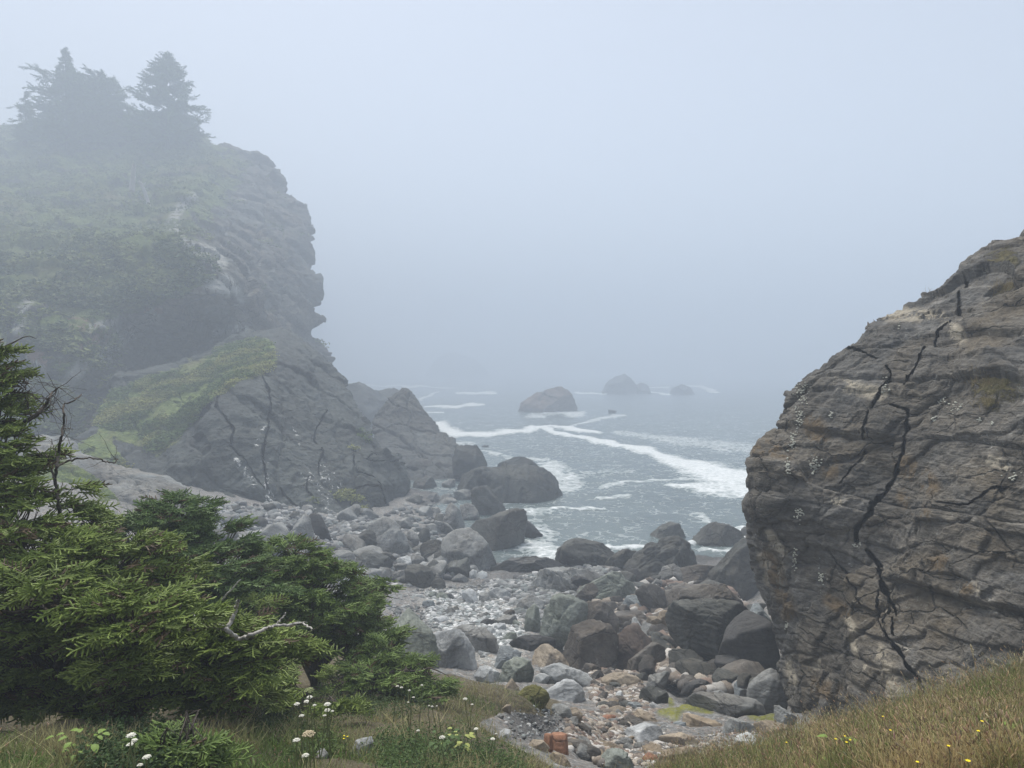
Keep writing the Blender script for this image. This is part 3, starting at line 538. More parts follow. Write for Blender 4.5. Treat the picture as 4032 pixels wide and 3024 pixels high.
tone('brown', (.092, .086, .077), (.25, .235, .21), (.038, .036, .033), (.14, .105, .075), .45, 1.0, .35, .3, .7, bd=.05)
tone('red', (.105, .083, .07), (.22, .185, .155), (.044, .037, .033), (.15, .09, .065), .5, 1.0, .25, .2, .6, bd=.04)
tone('grey', (.19, .195, .188), (.4, .4, .385), (.075, .078, .076), (.19, .16, .125), .4, 1.0, .4, .25, .6, bd=.05)
tone('pale', (.36, .37, .37), (.58, .59, .585), (.17, .18, .18), (.33, .34, .3), .4, 1.0, .4, 0, .4, bd=.05)
tone('green', (.17, .185, .165), (.36, .37, .33), (.075, .085, .074), (.22, .24, .17), .5, 1.0, .55, .2, .5, bd=.06)
tone('blue', (.19, .205, .21), (.4, .425, .43), (.085, .095, .098), (.25, .29, .295), .5, 1.0, .45, 0, .5, bd=.05)
tone('tan', (.25, .21, .16), (.42, .37, .3), (.11, .09, .07), (.3, .22, .13), .5, 1.0, .35, .1, .5, bd=.04)
tone('rust', (.24, .12, .075), (.34, .21, .14), (.1, .05, .035), (.26, .15, .09), .5, 1.6, .3, 0, .5, bd=.03)
tone('wet', (.03, .031, .03), (.075, .075, .07), (.014, .014, .014), (.06, .055, .03), .5, 1.0, .2, 0, .5, bd=.06, rough=.45)
tone('sea', (.052, .057, .054), (.115, .12, .112), (.028, .03, .03), (.085, .08, .06), .4, .6, .25, 0, .6, bd=.12)
TEX = {'dark': 'dark grey', 'black': 'blackish', 'brown': 'brown', 'red': 'reddish brown', 'grey': 'grey', 'pale': 'pale whitish', 'green': 'greenish grey', 'blue': 'bluish grey', 'tan': 'tan', 'rust': 'rust orange', 'wet': 'wet black', 'sea': 'sea dark'}
GROW = 1.27; rng = np.random.RandomState(11); nrock = 0; placed = []
def rock(label, t, crop, pts, D=None, dep=None, seed=None, k=140, rough=.05, sink=.28, name='boulder', cat='boulder', group=None, strat=None, bottom=None):
    """pts: a 4-tuple box (x0,y0,x1,y1) or an outline, in the pixels of a crop of the photograph"""
    global nrock
    nrock += 1; seed = seed or 1000 + nrock; rs = np.random.RandomState(seed)
    if isinstance(pts[0], (int, float)):
        (x0, y0), (x1, y1) = CR(crop, pts[:2], pts[2:]); cx, cy = (x0 + x1) / 2, (y0 + y1) / 2
        ang = np.sort(rs.uniform(0, 2 * math.pi, 8)) ; ang = (np.arange(7) + rs.uniform(-.42, .42, 7)) / 7 * 2 * math.pi
        sup = rs.uniform(.84, 1.15, 7)
        q = [(cx + (x1 - x0) / 2 * np.clip(1.22 * math.cos(a) * s, -1, 1), cy - (y1 - y0) / 2 * np.clip(1.22 * math.sin(a) * s, -1, 1)) for a, s in zip(ang, sup)]
    else: q = CR(crop, *pts)
    xs = [a[0] for a in q]; ys = [a[1] for a in q]; cx, cy = (min(xs) + max(xs)) / 2, (min(ys) + max(ys)) / 2
    if D is None: D = hit(cx, bottom if bottom else max(ys) - .12 * (max(ys) - min(ys)))
    w = (max(xs) - min(xs)) * D / FPX; h = (max(ys) - min(ys)) * D / FPX
    dep = dep or .5 * rs.uniform(.62, .95) * min(w, 2.2 * h)
    Dc = D + dep * .55
    m = Dc / FPX; gr = 1.03 if name.startswith('sea') else GROW
    mid = cy
    poly = [((x - cx) * m * gr, -(y - mid) * m * gr) for x, y in q]
    lo = min(p[1] for p in poly); poly = [(p[0], p[1] - sink * h * (1 if p[1] < lo * .35 else 0)) for p in poly]
    wpx = (max(xs) - min(xs)); sub = 6 if wpx > 210 else 5 if wpx > 70 else 4
    V, f = rock_mesh(name, poly, dep, seed, sub, k, rough, strat)
    c = at(cx, mid, Dc); r = c - CAMP; r /= np.linalg.norm(r); rt = np.cross(r, (0, 0, 1)); rt /= np.linalg.norm(rt); up = np.cross(rt, r)
    W = V[:, :1] * rt + V[:, 1:2] * r + V[:, 2:] * up
    b = np.array((0, 0, W[:, 2].min())); placed.append((c[0], c[1], max(w, 2 * dep) / 2))
    return link(name, mesh_np(name, W - b, [f]), TONE[t], loc=c + b, label=label, cat=cat, group=group)
# rocks standing in the sea
G = 'rocks standing in the sea'
rock('reddish brown rock rising from the surf, farthest of the clearly seen sea rocks', 'red', 'c4', [(1730, 480), (1760, 440), (1850, 385), (1960, 345), (2040, 330), (2100, 370), (2180, 420), (2185, 500), (1950, 540), (1745, 548)], D=185, dep=6, rough=.07, name='sea_rock', cat='rock', group=G)
rock('faint round topped rock in fog, largest of the three beyond the surf', 'sea', 'c6', [(520, 380), (560, 310), (620, 262), (700, 240), (750, 280), (790, 330), (800, 385)], D=312, dep=8, name='sea_rock', cat='rock', group=G)
rock('small faint rock in fog between two larger far rocks', 'sea', 'c6', [(755, 388), (780, 330), (830, 308), (880, 330), (912, 388)], D=314, dep=5, name='sea_rock', cat='rock', group=G)
rock('low faint rock in fog, rightmost beyond the surf', 'sea', 'c6', [(1040, 395), (1070, 345), (1130, 318), (1200, 335), (1255, 395)], D=306, dep=6, name='sea_rock', cat='rock', group=G)
rock('ghostly broad islet almost lost in the fog near the horizon', 'sea', 'c4', [(1000, 300), (1070, 200), (1180, 100), (1260, 70), (1400, 110), (1500, 190), (1580, 300)], D=720, dep=28, name='sea_islet', cat='islet', k=16)
rock('dark fogged rock behind the pyramid stack, taller of two', 'sea', 'c4', [(450, 340), (490, 308), (580, 285), (640, 320), (700, 345), (780, 420), (800, 700), (450, 700)], D=132, dep=8, name='sea_rock', cat='rock', group=G)
rock('lower fogged rock peeping over the shoulder of the pyramid stack', 'sea', 'c4', [(720, 350), (790, 330), (830, 328), (880, 345), (980, 480), (980, 600), (720, 600)], D=140, dep=7, name='sea_rock', cat='rock', group=G)
rock('tiny wave washed rock awash right of the reddish rock', 'wet', 'c6', (568, 512, 642, 540), D=182, name='sea_rock', cat='rock', group=G)
rock('tiny dark rock awash just off the pyramid stack', 'sea', 'c4', (1455, 742, 1525, 775), name='sea_rock', cat='rock', group=G)
rock('great rounded whaleback rock standing in the water', 'sea', 'A2', [(580, 300), (900, 270), (1400, 250), (1650, 280), (1800, 340), (1890, 460), (1940, 600), (1955, 720), (1900, 800), (1600, 850), (1250, 840), (1050, 760), (800, 640), (580, 560)], D=62.5, dep=4.5, k=24, rough=.07, name='sea_rock', cat='rock', group=G)
rock('low rock bump showing above the back of the whaleback rock', 'sea', 'A2', [(1140, 235), (1290, 210), (1390, 155), (1500, 165), (1570, 200), (1650, 270), (1640, 330), (1140, 330)], D=73, dep=2, name='sea_rock', cat='rock', group=G)
rock('rounded grey rock between the pyramid stack and the whaleback rock', 'sea', 'A2', [(580, 200), (630, 30), (700, 10), (780, 5), (870, 20), (930, 100), (980, 200), (1020, 280), (900, 330), (590, 330)], D=73, dep=2.5, name='sea_rock', cat='rock', group=G)
rock('rounded boulder alone in shallow water off the rocky shore', 'dark', 'c7', [(775, 150), (790, 90), (785, 45), (830, 15), (920, 5), (985, 20), (1030, 90), (1030, 130), (990, 165), (860, 170)], bottom=2143, name='sea_boulder', group=G)
rock('broad boulder in the surf close beside the cracked outcrop', 'dark', 'c7', [(1048, 185), (1070, 130), (1130, 60), (1210, 15), (1280, 20), (1380, 60), (1415, 110), (1400, 160), (1330, 200), (1200, 215)], bottom=2168, name='sea_boulder', group=G)
rock('dark boulder half hidden behind the cracked outcrop with surf beside it', 'dark', 'c7', (1395, 40, 1500, 165), bottom=2140, name='sea_boulder', group=G)
# waterline
G = 'boulders along the waterline'
rock('large blunt dark boulder at the waterline with a flat upright left side', 'dark', 'c7', [(208, 290), (208, 200), (260, 155), (310, 140), (400, 155), (470, 175), (530, 205), (570, 240), (500, 300), (380, 320)], group=G, rough=.06)
rock('low black seaweed covered hump in the wash left of the blunt boulder', 'wet', 'A2', [(1080, 1500), (1300, 1470), (1580, 1415), (1750, 1420), (1860, 1480), (1960, 1550), (1900, 1600), (1500, 1620), (1100, 1610)], group=G, rough=.05)
rock('jagged low rock ledge beside the blunt waterline boulder', 'dark', 'c7', [(470, 290), (560, 230), (620, 205), (690, 210), (700, 260), (640, 320), (500, 340)], group=G, rough=.1)
rock('broad ragged dark ledge below the lone shallow water boulder', 'dark', 'c7', [(660, 330), (700, 240), (790, 200), (900, 150), (1000, 160), (1130, 220), (1130, 270), (1050, 320), (850, 380)], group=G, rough=.1)
rock('dark layered bench against the foot of the outcrop by the sea', 'dark', 'c7', [(1190, 460), (1210, 380), (1290, 330), (1310, 260), (1400, 160), (1500, 150), (1540, 480), (1400, 500)], group=G, rough=.09)
rock('big angular dark boulder at the waterline with a pale flat top', 'dark', 'A2', [(830, 1110), (920, 1000), (1100, 960), (1210, 900), (1360, 845), (1420, 900), (1460, 1050), (1470, 1300), (1440, 1390), (1250, 1400), (1000, 1390), (860, 1260)], group=G, rough=.05)
rock('black wedge tailing into the water from the big angular boulder', 'wet', 'A2', [(1400, 940), (1460, 930), (1540, 1000), (1670, 1115), (1560, 1190), (1470, 1240), (1400, 1200)], group=G)
rock('steep dark slab leaning left beneath the whaleback rock', 'dark', 'A2', [(850, 600), (1010, 560), (1100, 680), (1200, 800), (1180, 880), (1100, 950), (920, 980), (860, 820)], group=G)
rock('arched boulder with a pale curved edge over a dark hollow', 'grey', 'A2', [(500, 1220), (640, 1120), (800, 1090), (900, 1170), (1000, 1330), (1070, 1420), (1105, 1540), (1080, 1640), (950, 1640), (760, 1620), (640, 1500), (520, 1360)], group=G)
rock('grey wedge boulder topped by a smooth sloping face near the ledge', 'grey', 'c7', [(840, 380), (880, 320), (930, 290), (990, 330), (1000, 380), (900, 410)], group=G)
rock('long pinkish grey block behind the boulder pile near the surf', 'brown', 'c7', [(995, 400), (1000, 330), (1080, 310), (1230, 312), (1245, 340), (1210, 410), (1080, 420)], group=G)
rock('wide grey slab with ripple marks above the pale shingle', 'grey', 'c7', [(0, 500), (0, 380), (80, 340), (230, 330), (420, 330), (430, 420), (300, 480), (120, 500)], group=G, rough=.07)
# centre pile (crop A4 etc.)
G = 'boulders of the dark central pile'
rock('sharp dark wedge lying below the rippled grey slab', 'black', 'A4', [(400, 700), (520, 680), (690, 640), (830, 740), (760, 800), (660, 880), (440, 880)], group=G)
rock('streaked greenish boulder with a pointed crest in the dark pile', 'green', 'A4', [(640, 960), (780, 800), (1000, 710), (1140, 630), (1200, 630), (1330, 730), (1480, 800), (1480, 880), (1300, 960), (1000, 1020), (700, 1040)], group=G, rough=.06)
rock('brown slab leaning on the left of the streaked greenish boulder', 'brown', 'A4', [(640, 1000), (650, 900), (760, 790), (900, 720), (940, 800), (900, 980), (760, 1050)], group=G)
rock('black upright block with a rounded right shoulder behind the greenish boulder', 'black', 'A4', [(1350, 700), (1400, 540), (1500, 530), (1600, 640), (1590, 740), (1480, 790)], group=G)
rock('triangular grey rock perched above the brown ledge', 'grey', 'A4', [(1660, 780), (1780, 670), (1870, 680), (1900, 790), (1800, 800)], group=G)
rock('thin flat dark slab lying left of the greenish boulder', 'dark', 'A4', [(310, 960), (320, 880), (640, 880), (640, 930), (500, 970)], group=G)
rock('pale wrinkled lump with dark veins at the left of the dark pile', 'green', 'A4', [(130, 1500), (180, 1250), (280, 1060), (360, 990), (560, 1010), (690, 1100), (680, 1250), (600, 1400), (440, 1560), (250, 1600)], group=G, rough=.1)
rock('domed brown boulder on top of the massive split boulder', 'brown', 'A4', [(630, 1280), (660, 1160), (780, 1050), (950, 1010), (1100, 1100), (1180, 1220), (1160, 1290), (900, 1340), (700, 1330)], group=G, D=27.6)
rock('massive grey brown boulder with a flat dark front face', 'brown', 'A6', [(430, 280), (480, 150), (620, -40), (850, -130), (1050, -80), (1150, 60), (1110, 320), (950, 480), (700, 520), (560, 500)], group=G, rough=.04)
rock('angular slate grey block above a dark gap', 'blue', 'A4', [(1310, 1030), (1400, 930), (1560, 910), (1680, 980), (1600, 1130), (1480, 1130), (1330, 1060)], group=G)
rock('small squarish brown rock in front of the slate grey block', 'brown', 'A4', (1200, 1050, 1390, 1200), group=G)
rock('flat brown rock above the small squarish one', 'brown', 'A4', (1110, 930, 1320, 1060), group=G)
rock('small brown stone left of the squarish rock', 'brown', 'A4', (1040, 1010, 1220, 1160), group=G)
rock('broken brown block under the triangular rock', 'brown', 'A4', [(1520, 900), (1600, 800), (1850, 790), (1900, 900), (1830, 1150), (1700, 1190), (1640, 1050)], group=G)
rock('low flat brown shelf behind the boulder with the curved ridge', 'brown', 'A5', [(290, 560), (250, 300), (600, 265), (680, 350), (650, 560), (400, 620)], group=G)
rock('broad blocky boulder with a slanting right shoulder, highest of the pile beside the outcrop', 'brown', 'A5', [(550, 490), (600, 330), (760, 225), (880, 240), (1070, 235), (1250, 390), (1380, 560), (1270, 600), (900, 560), (620, 520)], group=G, rough=.06, D=23.6)
rock('huge dark boulder with a pale scooped ridge along its top', 'dark', 'A5', [(330, 700), (420, 590), (560, 520), (720, 490), (860, 600), (1100, 490), (1220, 500), (1290, 580), (1380, 620), (1250, 900), (1150, 1060), (880, 1020), (500, 950), (400, 880)], group=G, rough=.06, D=21.4)
rock('tall smooth charcoal slab standing upright beside the outcrop', 'black', 'A5', [(1060, 1200), (1220, 1040), (1220, 850), (1300, 740), (1380, 680), (1400, 610), (1500, 620), (1740, 790), (1800, 1050), (1860, 1200), (1840, 1400), (1640, 1430), (1300, 1280)], group=G, rough=.02, D=20.2, k=22)
rock('dark undercut boulder beneath the charcoal slab', 'black', 'A5', [(1040, 1250), (1200, 1230), (1500, 1330), (1640, 1430), (1500, 1520), (1200, 1470), (1060, 1400)], group=G, D=20.0)
rock('narrow bluish rock wedged between the charcoal slab and the outcrop', 'blue', 'A5', [(1520, 620), (1570, 500), (1630, 520), (1780, 720), (1800, 830), (1740, 800), (1640, 720)], group=G, D=22.5)
rock('reddish brown block with a crumbly crown', 'red', 'A6', [(1160, 340), (1150, 130), (1330, -30), (1480, -120), (1650, -40), (1710, 140), (1560, 290), (1430, 440), (1280, 460)], group=G, rough=.05)
rock('arched grey rock with a pale ridge over a black gap', 'grey', 'A4', [(1590, 1440), (1640, 1320), (1800, 1280), (1950, 1380), (1960, 1420), (1820, 1400), (1700, 1500), (1640, 1520)], group=G)
rock('pale splintered stone standing on end beside the arched rock', 'pale', 'A4', [(1445, 1330), (1450, 1230), (1490, 1230), (1590, 1350), (1560, 1390), (1480, 1380)], group=G)
rock('flat orange tan stone lying on the arched rock', 'tan', 'A4', [(1660, 1270), (1680, 1215), (1840, 1215), (1850, 1270), (1760, 1290)], name='stone', cat='stone', D=24.4)
rock('rounded tan stone right of the flat orange stone', 'tan', 'A4', (1830, 1140, 2010, 1280), name='stone', cat='stone', D=24.5)
rock('chipped dark boulder with a pale patch on its crown', 'dark', 'A5', [(50, 1000), (90, 930), (180, 910), (290, 1000), (280, 1110), (200, 1140), (80, 1080)], group=G)
rock('squat grey brown block right of the chipped boulder', 'brown', 'A5', [(290, 1020), (400, 940), (520, 960), (620, 1080), (620, 1180), (480, 1200), (330, 1190)], group=G)
rock('tilted oblong boulder with a light grey upper face', 'brown', 'A6', [(1400, 520), (1440, 380), (1660, 220), (1730, 150), (1900, 200), (1930, 270), (1840, 380), (1720, 480), (1560, 540)], group=G)
rock('ridged dark rock above the angular mottled boulder', 'dark', 'A5', [(550, 960), (590, 870), (750, 880), (900, 990), (800, 1040), (640, 1080)], group=G)
rock('mottled boulder with a sharp nose pointing right', 'dark', 'A5', [(340, 1180), (400, 1165), (640, 1190), (760, 1270), (840, 1420), (600, 1500), (430, 1520), (370, 1430)], group=G)
rock('pointed dark rock beside the nose of the mottled boulder', 'dark', 'A5', [(640, 1150), (740, 1050), (860, 1180), (850, 1280), (730, 1240)], group=G)
rock('low flat grey stone at the foot of the scooped boulder', 'grey', 'A5', (850, 1010, 1050, 1110), group=G)
rock('chunky grey stone right of the low flat one', 'grey', 'A5', (1030, 1005, 1180, 1100), group=G)
rock('lower flat stone stacked under the chunky grey stone', 'green', 'A5', (990, 1100, 1170, 1190), group=G)
rock('angular grey boulder with a steep left edge in the dark hollow', 'dark', 'A7', [(980, 270), (1060, 130), (1210, 200), (1310, 230), (1280, 350), (1180, 460), (1030, 430)], group=G)
rock('small bluish stone with a bright flat top', 'blue', 'A7', [(1270, 370), (1340, 305), (1400, 330), (1470, 430), (1450, 520), (1300, 520)], group=G)
rock('round lichen grey boulder closest to the foot of the outcrop', 'grey', 'A7', [(1480, 440), (1560, 330), (1680, 210), (1760, 185), (1900, 240), (1990, 310), (1950, 560), (1830, 700), (1690, 730), (1600, 620), (1490, 520)], group=G, k=24, rough=.045)
rock('small knobbly rock behind the round lichen boulder', 'dark', 'A7', (1470, 250, 1620, 400), group=G, D=17.6)
rock('small upright dark stone behind the bluish stone', 'dark', 'A7', (1320, 205, 1500, 350), group=G, D=17.8)
rock('slim grey stone lying under the angular boulder', 'grey', 'A7', [(870, 500), (900, 450), (1050, 450), (1230, 520), (1050, 570)], group=G)
rock('long grey slab with a pale ridged top and dark side', 'grey', 'A7', [(560, 610), (850, 530), (1080, 590), (1400, 535), (1530, 600), (1540, 700), (1200, 760), (900, 790), (750, 720)], group=G, rough=.06)
rock('leaning slab propped against the base of the outcrop', 'grey', 'A7', [(1850, 720), (1900, 700), (2130, 820), (2160, 950), (2060, 980), (1900, 910)], group=G)
rock('pale grey boulder with a knobbly face at the edge of the dark hollow', 'grey', 'A6', [(1610, 760), (1700, 620), (1900, 550), (1940, 560), (1890, 700), (1820, 790), (1690, 810)], group=G)
rock('flat topped boulder with a dark hollow under its lip', 'tan', 'A6', [(1000, 660), (1120, 590), (1240, 580), (1430, 610), (1480, 640), (1400, 720), (1220, 780), (1130, 690)], group=G)
rock('mottled round boulder left of the algae pool', 'dark', 'A6', [(1550, 960), (1580, 840), (1750, 780), (1850, 790), (1930, 880), (1910, 1020), (1800, 1070), (1640, 1030)], group=G)
rock('small pale heart shaped rock in front of the mottled round boulder', 'pale', 'A6', [(1680, 1060), (1740, 1000), (1870, 1065), (1760, 1150), (1700, 1120)], name='stone', cat='stone')
rock('dark cave roof boulder in the shaded hollow', 'black', 'A7', [(520, 450), (580, 350), (750, 290), (900, 330), (880, 400), (700, 470)], group=G)
rock('flat grey rock lying along the edge of the algae pool', 'grey', 'A7', [(310, 680), (420, 650), (600, 680), (640, 720), (480, 730), (360, 710)], group=G)
# pale shingle
G = 'pale boulders on the shingle'
rock('brown ridged boulder between the pale boulders and the massive split boulder', 'tan', 'A6', [(0, 280), (140, 200), (230, 185), (400, 310), (550, 470), (500, 520), (200, 560), (60, 560), (0, 480)], group=G)
rock('long pale whitish boulder with a lumpy flat top', 'pale', 'A6', [(170, 560), (250, 460), (330, 445), (540, 510), (740, 560), (810, 650), (800, 760), (640, 790), (400, 700), (250, 640)], group=G)
rock('pale whitish boulder with a bright crest, front of the pale pair', 'pale', 'A6', [(200, 860), (380, 740), (460, 690), (560, 700), (670, 780), (790, 900), (700, 950), (480, 970), (260, 960)], group=G)
rock('pale split stone left of the lumpy pale boulder', 'pale', 'A6', [(0, 700), (30, 610), (120, 575), (230, 620), (120, 720), (20, 760)], group=G)
rock('dark flat stone under the edge of the split pale stone', 'dark', 'A6', (110, 640, 420, 760), group=G)
rock('tall pale greenish boulder rising behind the spruce thicket', 'green', 'c5', [(640, 540), (700, 430), (790, 370), (850, 370), (920, 460), (980, 590), (1010, 700), (1000, 860), (880, 860), (700, 720)], group=G, rough=.06, D=20.3)
rock('white topped blocky boulder beside the tall greenish one', 'pale', 'c5', [(990, 620), (1080, 600), (1240, 625), (1300, 720), (1340, 900), (1230, 910), (1080, 870), (1000, 820)], group=G, rough=.05)
rock('broad smooth grey slab behind the white topped boulder', 'grey', 'c5', [(1140, 560), (1240, 525), (1400, 570), (1480, 640), (1530, 750), (1480, 790), (1330, 740), (1180, 640)], group=G, rough=.04)
rock('dark bluish mottled boulder right of the smooth grey slab', 'blue', 'c5', [(1480, 860), (1540, 720), (1600, 710), (1690, 760), (1680, 820), (1580, 880), (1510, 890)], group=G)
rock('large pale wedge boulder in front of the bluish one', 'green', 'c5', [(1520, 980), (1590, 850), (1680, 800), (1760, 830), (1810, 920), (1800, 1010), (1650, 1010)], group=G)
rock('flat pale rock beside the grass edge', 'pale', 'c5', [(1360, 930), (1400, 870), (1470, 870), (1540, 920), (1520, 970), (1420, 970)], group=G)
rock('pointed tan stone at the grass edge', 'tan', 'c5', [(1560, 1030), (1640, 965), (1710, 1030), (1670, 1050)], name='stone', cat='stone')
rock('long dark banded rock between the grey slab and the brown ridge', 'black', 'A3', [(1430, 1290), (1680, 1160), (1900, 1150), (2100, 1180), (2050, 1320), (1850, 1390), (1600, 1340)], group=G)
rock('smooth round charcoal cobble on the shingle', 'black', 'A3', (1075, 880, 1280, 1015), name='stone', cat='stone', k=12, rough=.02)
rock('speckled pale round cobble right of the charcoal cobble', 'pale', 'A3', (1260, 930, 1440, 1080), name='stone', cat='stone', k=12, rough=.02)
rock('smooth pale oval cobble below the speckled one', 'pale', 'A3', (1150, 1010, 1295, 1140), name='stone', cat='stone', k=12, rough=.02)
rock('small pale round cobble, smallest of the cobble cluster', 'pale', 'A3', (1290, 1065, 1385, 1165), name='stone', cat='stone', k=12, rough=.02)
rock('mottled pale lump below the cobble cluster', 'green', 'A3', (1400, 1090, 1600, 1230), group=G)
rock('grey rock with a white left point above the cobble cluster', 'grey', 'A3', [(1270, 920), (1420, 840), (1560, 840), (1600, 920), (1500, 990), (1360, 960)], group=G)
rock('dark brown rounded stone above the white pointed rock', 'brown', 'A3', (1420, 755, 1590, 850), name='stone', cat='stone')
rock('big wedge boulder with a pale top and dark slanting underside', 'grey', 'A3', [(1590, 790), (1620, 660), (1780, 560), (1920, 540), (1990, 600), (1940, 720), (1780, 790), (1680, 810)], group=G)
rock('tall pale upright lump beside the wrinkled lump', 'green', 'A3', [(1720, 1060), (1760, 780), (1850, 715), (1940, 740), (1960, 960), (1900, 1060), (1800, 1100)], group=G)
rock('pale boulder with a rounded hump near the rippled slab', 'pale', 'A3', [(1215, 520), (1220, 450), (1330, 435), (1500, 500), (1540, 620), (1400, 640), (1260, 580)], group=G)
rock('leaning pale oval boulder with a ribbed face', 'pale', 'A3', [(810, 530), (900, 455), (980, 490), (1060, 650), (1000, 680), (920, 620)], group=G)
rock('grey stones wedge right of the ribbed oval boulder', 'grey', 'A3', (1050, 490, 1190, 670), group=G)
rock('bluish smooth stone with a rounded top on the shingle', 'blue', 'A3', (245, 615, 425, 735), name='stone', cat='stone', k=16)
rock('pale low stone right of the bluish smooth stone', 'pale', 'A3', (370, 690, 590, 780), name='stone', cat='stone')
rock('small triangular grey rock below the arched boulder', 'grey', 'A3', [(680, 300), (770, 230), (905, 290), (880, 340), (760, 360)], group=G)
rock('pale pyramid stone at the foot of the arched boulder', 'pale', 'A3', (1035, 190, 1175, 330), name='stone', cat='stone')
rock('small pale block left of the pyramid stone', 'pale', 'A3', (925, 175, 1030, 320), name='stone', cat='stone')
rock('large dark grey boulder at the left end of the shingle', 'dark', 'A3', [(0, 280), (20, 130), (110, 105), (300, 130), (390, 260), (390, 460), (250, 470), (60, 400)], group=G)
rock('dark streaked boulder next right of the large dark grey one', 'dark', 'A3', [(290, 140), (400, 40), (520, 120), (540, 300), (420, 320), (380, 230)], group=G)
rock('upright dark block under the arched boulder', 'dark', 'A3', [(540, 220), (640, 80), (860, 30), (910, 250), (800, 300), (600, 320)], group=G)
rock('squat dark stump shaped boulder on the upper shingle', 'dark', 'A3', [(385, 350), (440, 305), (560, 320), (580, 460), (480, 480), (390, 470)], group=G)
rock('bright white flat stone left of the bluish smooth stone', 'pale', 'A3', (65, 530, 240, 610), name='stone', cat='stone')
rock('pale block with a steep face at the left edge of the shingle', 'pale', 'A3', (360, 850, 640, 960), name='stone', cat='stone')
rock('thin pale slab lying below the smooth grey slab', 'pale', 'A3', (1030, 1370, 1240, 1450), name='stone', cat='stone')
# foot of the buttress
G = 'boulders at the foot of the buttress'
rock('pointed pyramid boulder leaning on the buttress foot', 'grey', 'A1', [(140, 660), (240, 460), (360, 320), (420, 380), (450, 560), (500, 700), (400, 740), (200, 740)], group=G)
rock('dark rounded slab boulder right of the pointed pyramid', 'black', 'A1', [(440, 640), (440, 320), (500, 290), (600, 320), (650, 460), (660, 560), (790, 660), (700, 720), (520, 690)], group=G)
rock('wedge boulder with a sunken dark right end', 'dark', 'A1', [(860, 780), (900, 690), (1140, 590), (1260, 540), (1450, 640), (1480, 770), (1430, 830), (1250, 830), (1100, 820)], group=G)
rock('pale sloping slab at the right of the buttress foot', 'grey', 'A1', [(1340, 460), (1500, 370), (1680, 420), (1800, 640), (1900, 840), (1880, 900), (1600, 930), (1460, 840)], group=G)
rock('rounded twin lobed boulder low at the left of the rubble', 'grey', 'A1', [(260, 860), (300, 780), (400, 720), (560, 780), (600, 880), (560, 980), (460, 1000), (330, 940)], group=G)
rock('pale grey stone on top of the twin lobed boulder', 'grey', 'A1', (525, 690, 740, 810), group=G)
rock('angular grey boulder with a pale lower edge amid the rubble', 'grey', 'A1', [(600, 980), (720, 890), (900, 810), (1020, 880), (1060, 1000), (1060, 1080), (860, 1120), (700, 1060)], group=G)
rock('pale ribbed slab above the white flat stone', 'grey', 'A1', [(780, 1260), (860, 1160), (960, 1080), (1080, 1100), (1200, 1180), (1230, 1290), (1000, 1300)], group=G)
rock('white flat stone at the spruce edge', 'pale', 'A1', [(790, 1310), (880, 1290), (1060, 1310), (1080, 1360), (960, 1380), (850, 1350)], name='stone', cat='stone')
rock('bright cracked stone stacked on the white flat stone', 'pale', 'A1', (790, 1210, 1010, 1300), name='stone', cat='stone', D=34.6)
rock('broad dark boulder filling the middle of the rubble', 'dark', 'A1', [(1070, 1000), (1100, 880), (1300, 840), (1500, 900), (1640, 1000), (1640, 1120), (1420, 1170), (1200, 1110)], group=G)
rock('pale humped stone right of the broad dark boulder', 'pale', 'A1', [(1650, 950), (1850, 895), (2050, 1000), (2020, 1030), (1860, 1060), (1760, 1030)], group=G)
rock('small pale stones pile leader beneath the humped stone', 'grey', 'A1', (1640, 1000, 1860, 1110), group=G)
rock('pale kite shaped slab leaning among the upper rubble', 'grey', 'A2', [(440, 1060), (520, 800), (560, 770), (650, 850), (700, 1000), (650, 1090), (560, 1140), (500, 1110)], group=G)
rock('grey faceted boulder right of the kite shaped slab', 'grey', 'A2', [(640, 760), (800, 760), (880, 870), (900, 970), (740, 1020), (690, 960)], group=G)
for bx, t, lb in (((170, 780, 330, 920), 'grey', 'grey block with a lighter top among the upper rubble'), ((300, 790, 420, 880), 'grey', 'small light grey stone right of the lighter topped block'), ((320, 870, 480, 1040), 'dark', 'dark upright stone left of the kite shaped slab'), ((190, 735, 270, 785), 'grey', 'tiny rounded stone above the lighter topped block'), ((255, 600, 415, 735), 'grey', 'split topped light stone high in the rubble'), ((425, 620, 585, 765), 'grey', 'wedge stone right of the split topped one'), ((600, 580, 860, 740), 'grey', 'broad layered stone under the whaleback rock'), ((110, 420, 370, 600), 'dark', 'big smooth stone leaning at the top of the rubble'), ((0, 180, 340, 480), 'dark', 'long sloping slab above the rubble below the pyramid stack'), ((340, 240, 640, 460), 'dark', 'dark overhanging block beside the whaleback rock'), ((460, 450, 600, 580), 'grey', 'lone grey stone beneath the overhanging block'), ((150, 1060, 290, 1250), 'dark', 'rounded upright boulder below the rubble gully'), ((0, 1050, 150, 1320), 'grey', 'pale ribbed slab left of the rounded upright boulder'), ((240, 1000, 450, 1110), 'grey', 'tilted flat stone in the rubble gully'), ((350, 1180, 490, 1310), 'pale', 'pale egg shaped stone beside the arched boulder'), ((190, 1220, 480, 1500), 'dark', 'shadowed hollow backed boulder left of the arched one'), ((0, 1390, 180, 1540), 'grey', 'humped grey boulder below the ribbed slab')):
    rock(lb, t, 'A2', bx, group=G)
